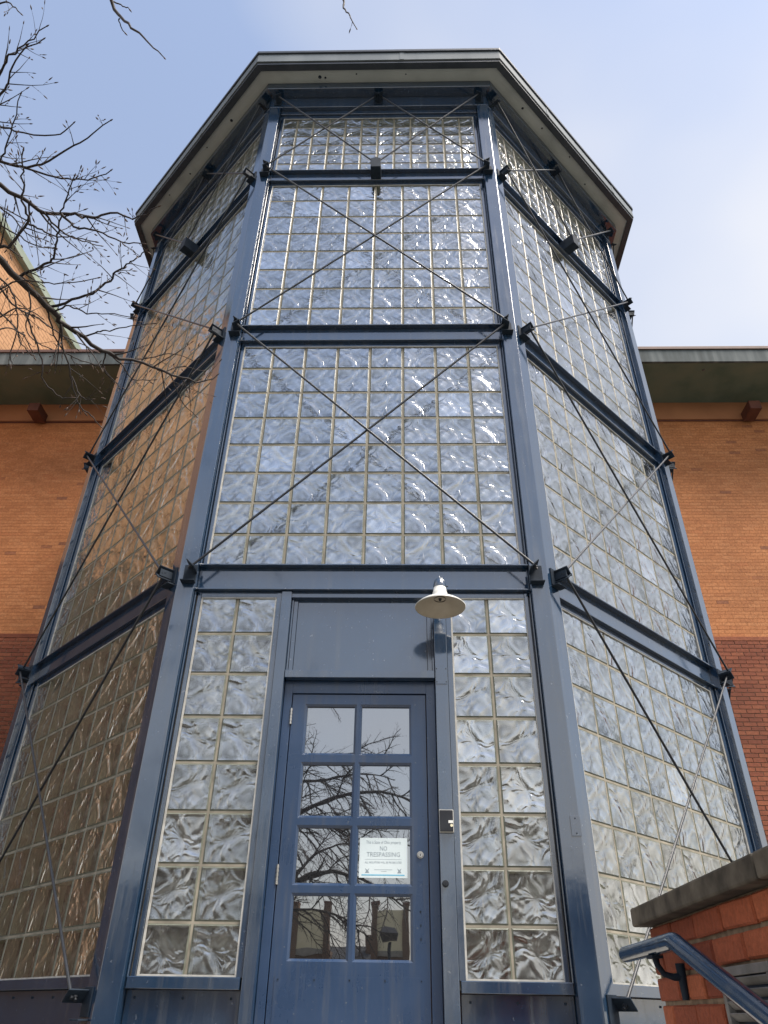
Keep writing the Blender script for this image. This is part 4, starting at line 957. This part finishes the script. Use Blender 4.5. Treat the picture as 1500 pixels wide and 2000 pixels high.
# ------------------------------------------------------------------ across the street (seen mirrored in the lowest door panes)
def street_house(x, y, wd, label):
    b = (x, y, 0); o = empty('street_house', b, label, 'building', 'houses across the street')
    MB().box(x - wd / 2, x + wd / 2, y - 6, y, 0, 5.6).build('wall', 'far_brick', o, b)
    pw = wd * .17
    for sx in (-1, 1):
        xc = x + sx * (wd / 2 - pw / 2); MB().box(xc - pw / 2, xc + pw / 2, y - 1, y + .25, 0, 8.6).build('pier', 'far_brick', o, b)
        MB().box(xc - pw / 2 - .05, xc + pw / 2 + .05, y - 1.05, y + .3, 8.6, 8.75).build('pier_cap', 'corbel', o, b)
    MB().box(x - wd / 2 + pw, x + wd / 2 - pw, y - .6, y + .05, 5.6, 8.2).build('panel', 'cream', o, b)
    MB().box(x - wd / 2 + pw, x + wd / 2 - pw, y + .02, y + .14, 5.2, 5.6).build('ledge', 'concrete', o, b)
    for k in (-1, 1):
        wn_ = MB().box(x + k * wd * .14 - .35, x + k * wd * .14 + .35, y - .1, y + .06, 2.2, 4.0).build('window', 'cream', o, b)
        MB().box(x + k * wd * .14 - .28, x + k * wd * .14 + .28, y + .062, y + .07, 2.28, 3.92).build('glass', 'pane', wn_, b)
street_house(-6.5, -58, 2.9, 'brick house with cream upper panel mirrored in the lower left door pane')
street_house(-.5, -58, 2.8, 'brick house with cream upper panel mirrored in the lower right door pane')
def reflection_block(x0, x1, y, hgt, label):  # added blocks behind the viewer, placed to darken the low reflections
    b = ((x0 + x1) / 2, y, 0); o = empty('added_dark_block', b, label, 'building', 'added reflection blocks')
    MB().box(x0, x1, y - 14, y, 0, hgt).build('wall', 'far_brick', o, b)
    MB().box(x0 - .3, x1 + .3, y - 14.3, y + .3, hgt, hgt + .5).build('parapet', 'slate', o, b)
    n = int((x1 - x0) / 3.2)
    for k in range(n):
        xc = x0 + (k + .5) * (x1 - x0) / n
        for zc in ((2.6, 6.0, 9.2) if hgt > 10.5 else (2.6, 6.0)):
            wn_ = MB().box(xc - .65, xc + .65, y - .05, y + .06, zc - .95, zc + .95).build('window', 'cream', o, b)
            MB().box(xc - .55, xc + .55, y + .062, y + .07, zc - .85, zc + .85).build('glass', 'pane', wn_, b)
reflection_block(-44, -10.5, -50, 8.4, 'dark brick block added behind the viewer to darken low reflections left of the door')
reflection_block(5.2, 40, -50, 8.8, 'dark brick block added behind the viewer to darken low reflections right of the door')
sl_b = (-2.4, -60, 0)
hs = empty('low_house', sl_b, 'low dark roofed house between the two brick houses in the door reflection', 'building', 'houses across the street')
MB().box(-6, 0.0, -66, -60, 0, 4.2).build('wall', 'cream', hs, sl_b)
MB().add([(-6.3, -59.6, 4.1), (.3, -59.6, 4.1), (.3, -63, 6.2), (-6.3, -63, 6.2)], [(0, 1, 2, 3)]).build('roof', 'slate', hs, sl_b)
for x in (-2.2, -.6): MB().box(x - .3, x + .3, -62.5, -62, 5, 6.9).build('chimney', 'far_brick', hs, sl_b)
lb = (-.15, -27, 0)
lp = empty('street_lamp', lb, 'box headed street lamp mirrored in front of the lower right brick house', 'street lamp')
MB().tube([(-.15, -27, 0), (-.15, -27, 3.9)], [.07, .05], 10).build('pole', 'bracket', lp, lb)
MB().hexa([(-.42, -27.3, 3.95), (.12, -27.3, 3.95), (.12, -26.7, 3.95), (-.42, -26.7, 3.95), (-.5, -27.4, 4.2), (.2, -27.4, 4.2), (.2, -26.6, 4.2), (-.5, -26.6, 4.2)]).hexa([(-.5, -27.4, 4.2), (.2, -27.4, 4.2), (.2, -26.6, 4.2), (-.5, -26.6, 4.2), (-.35, -27.2, 4.38), (.05, -27.2, 4.38), (.05, -26.8, 4.38), (-.35, -26.8, 4.38)]).build('lamp_head', 'black', lp, lb)
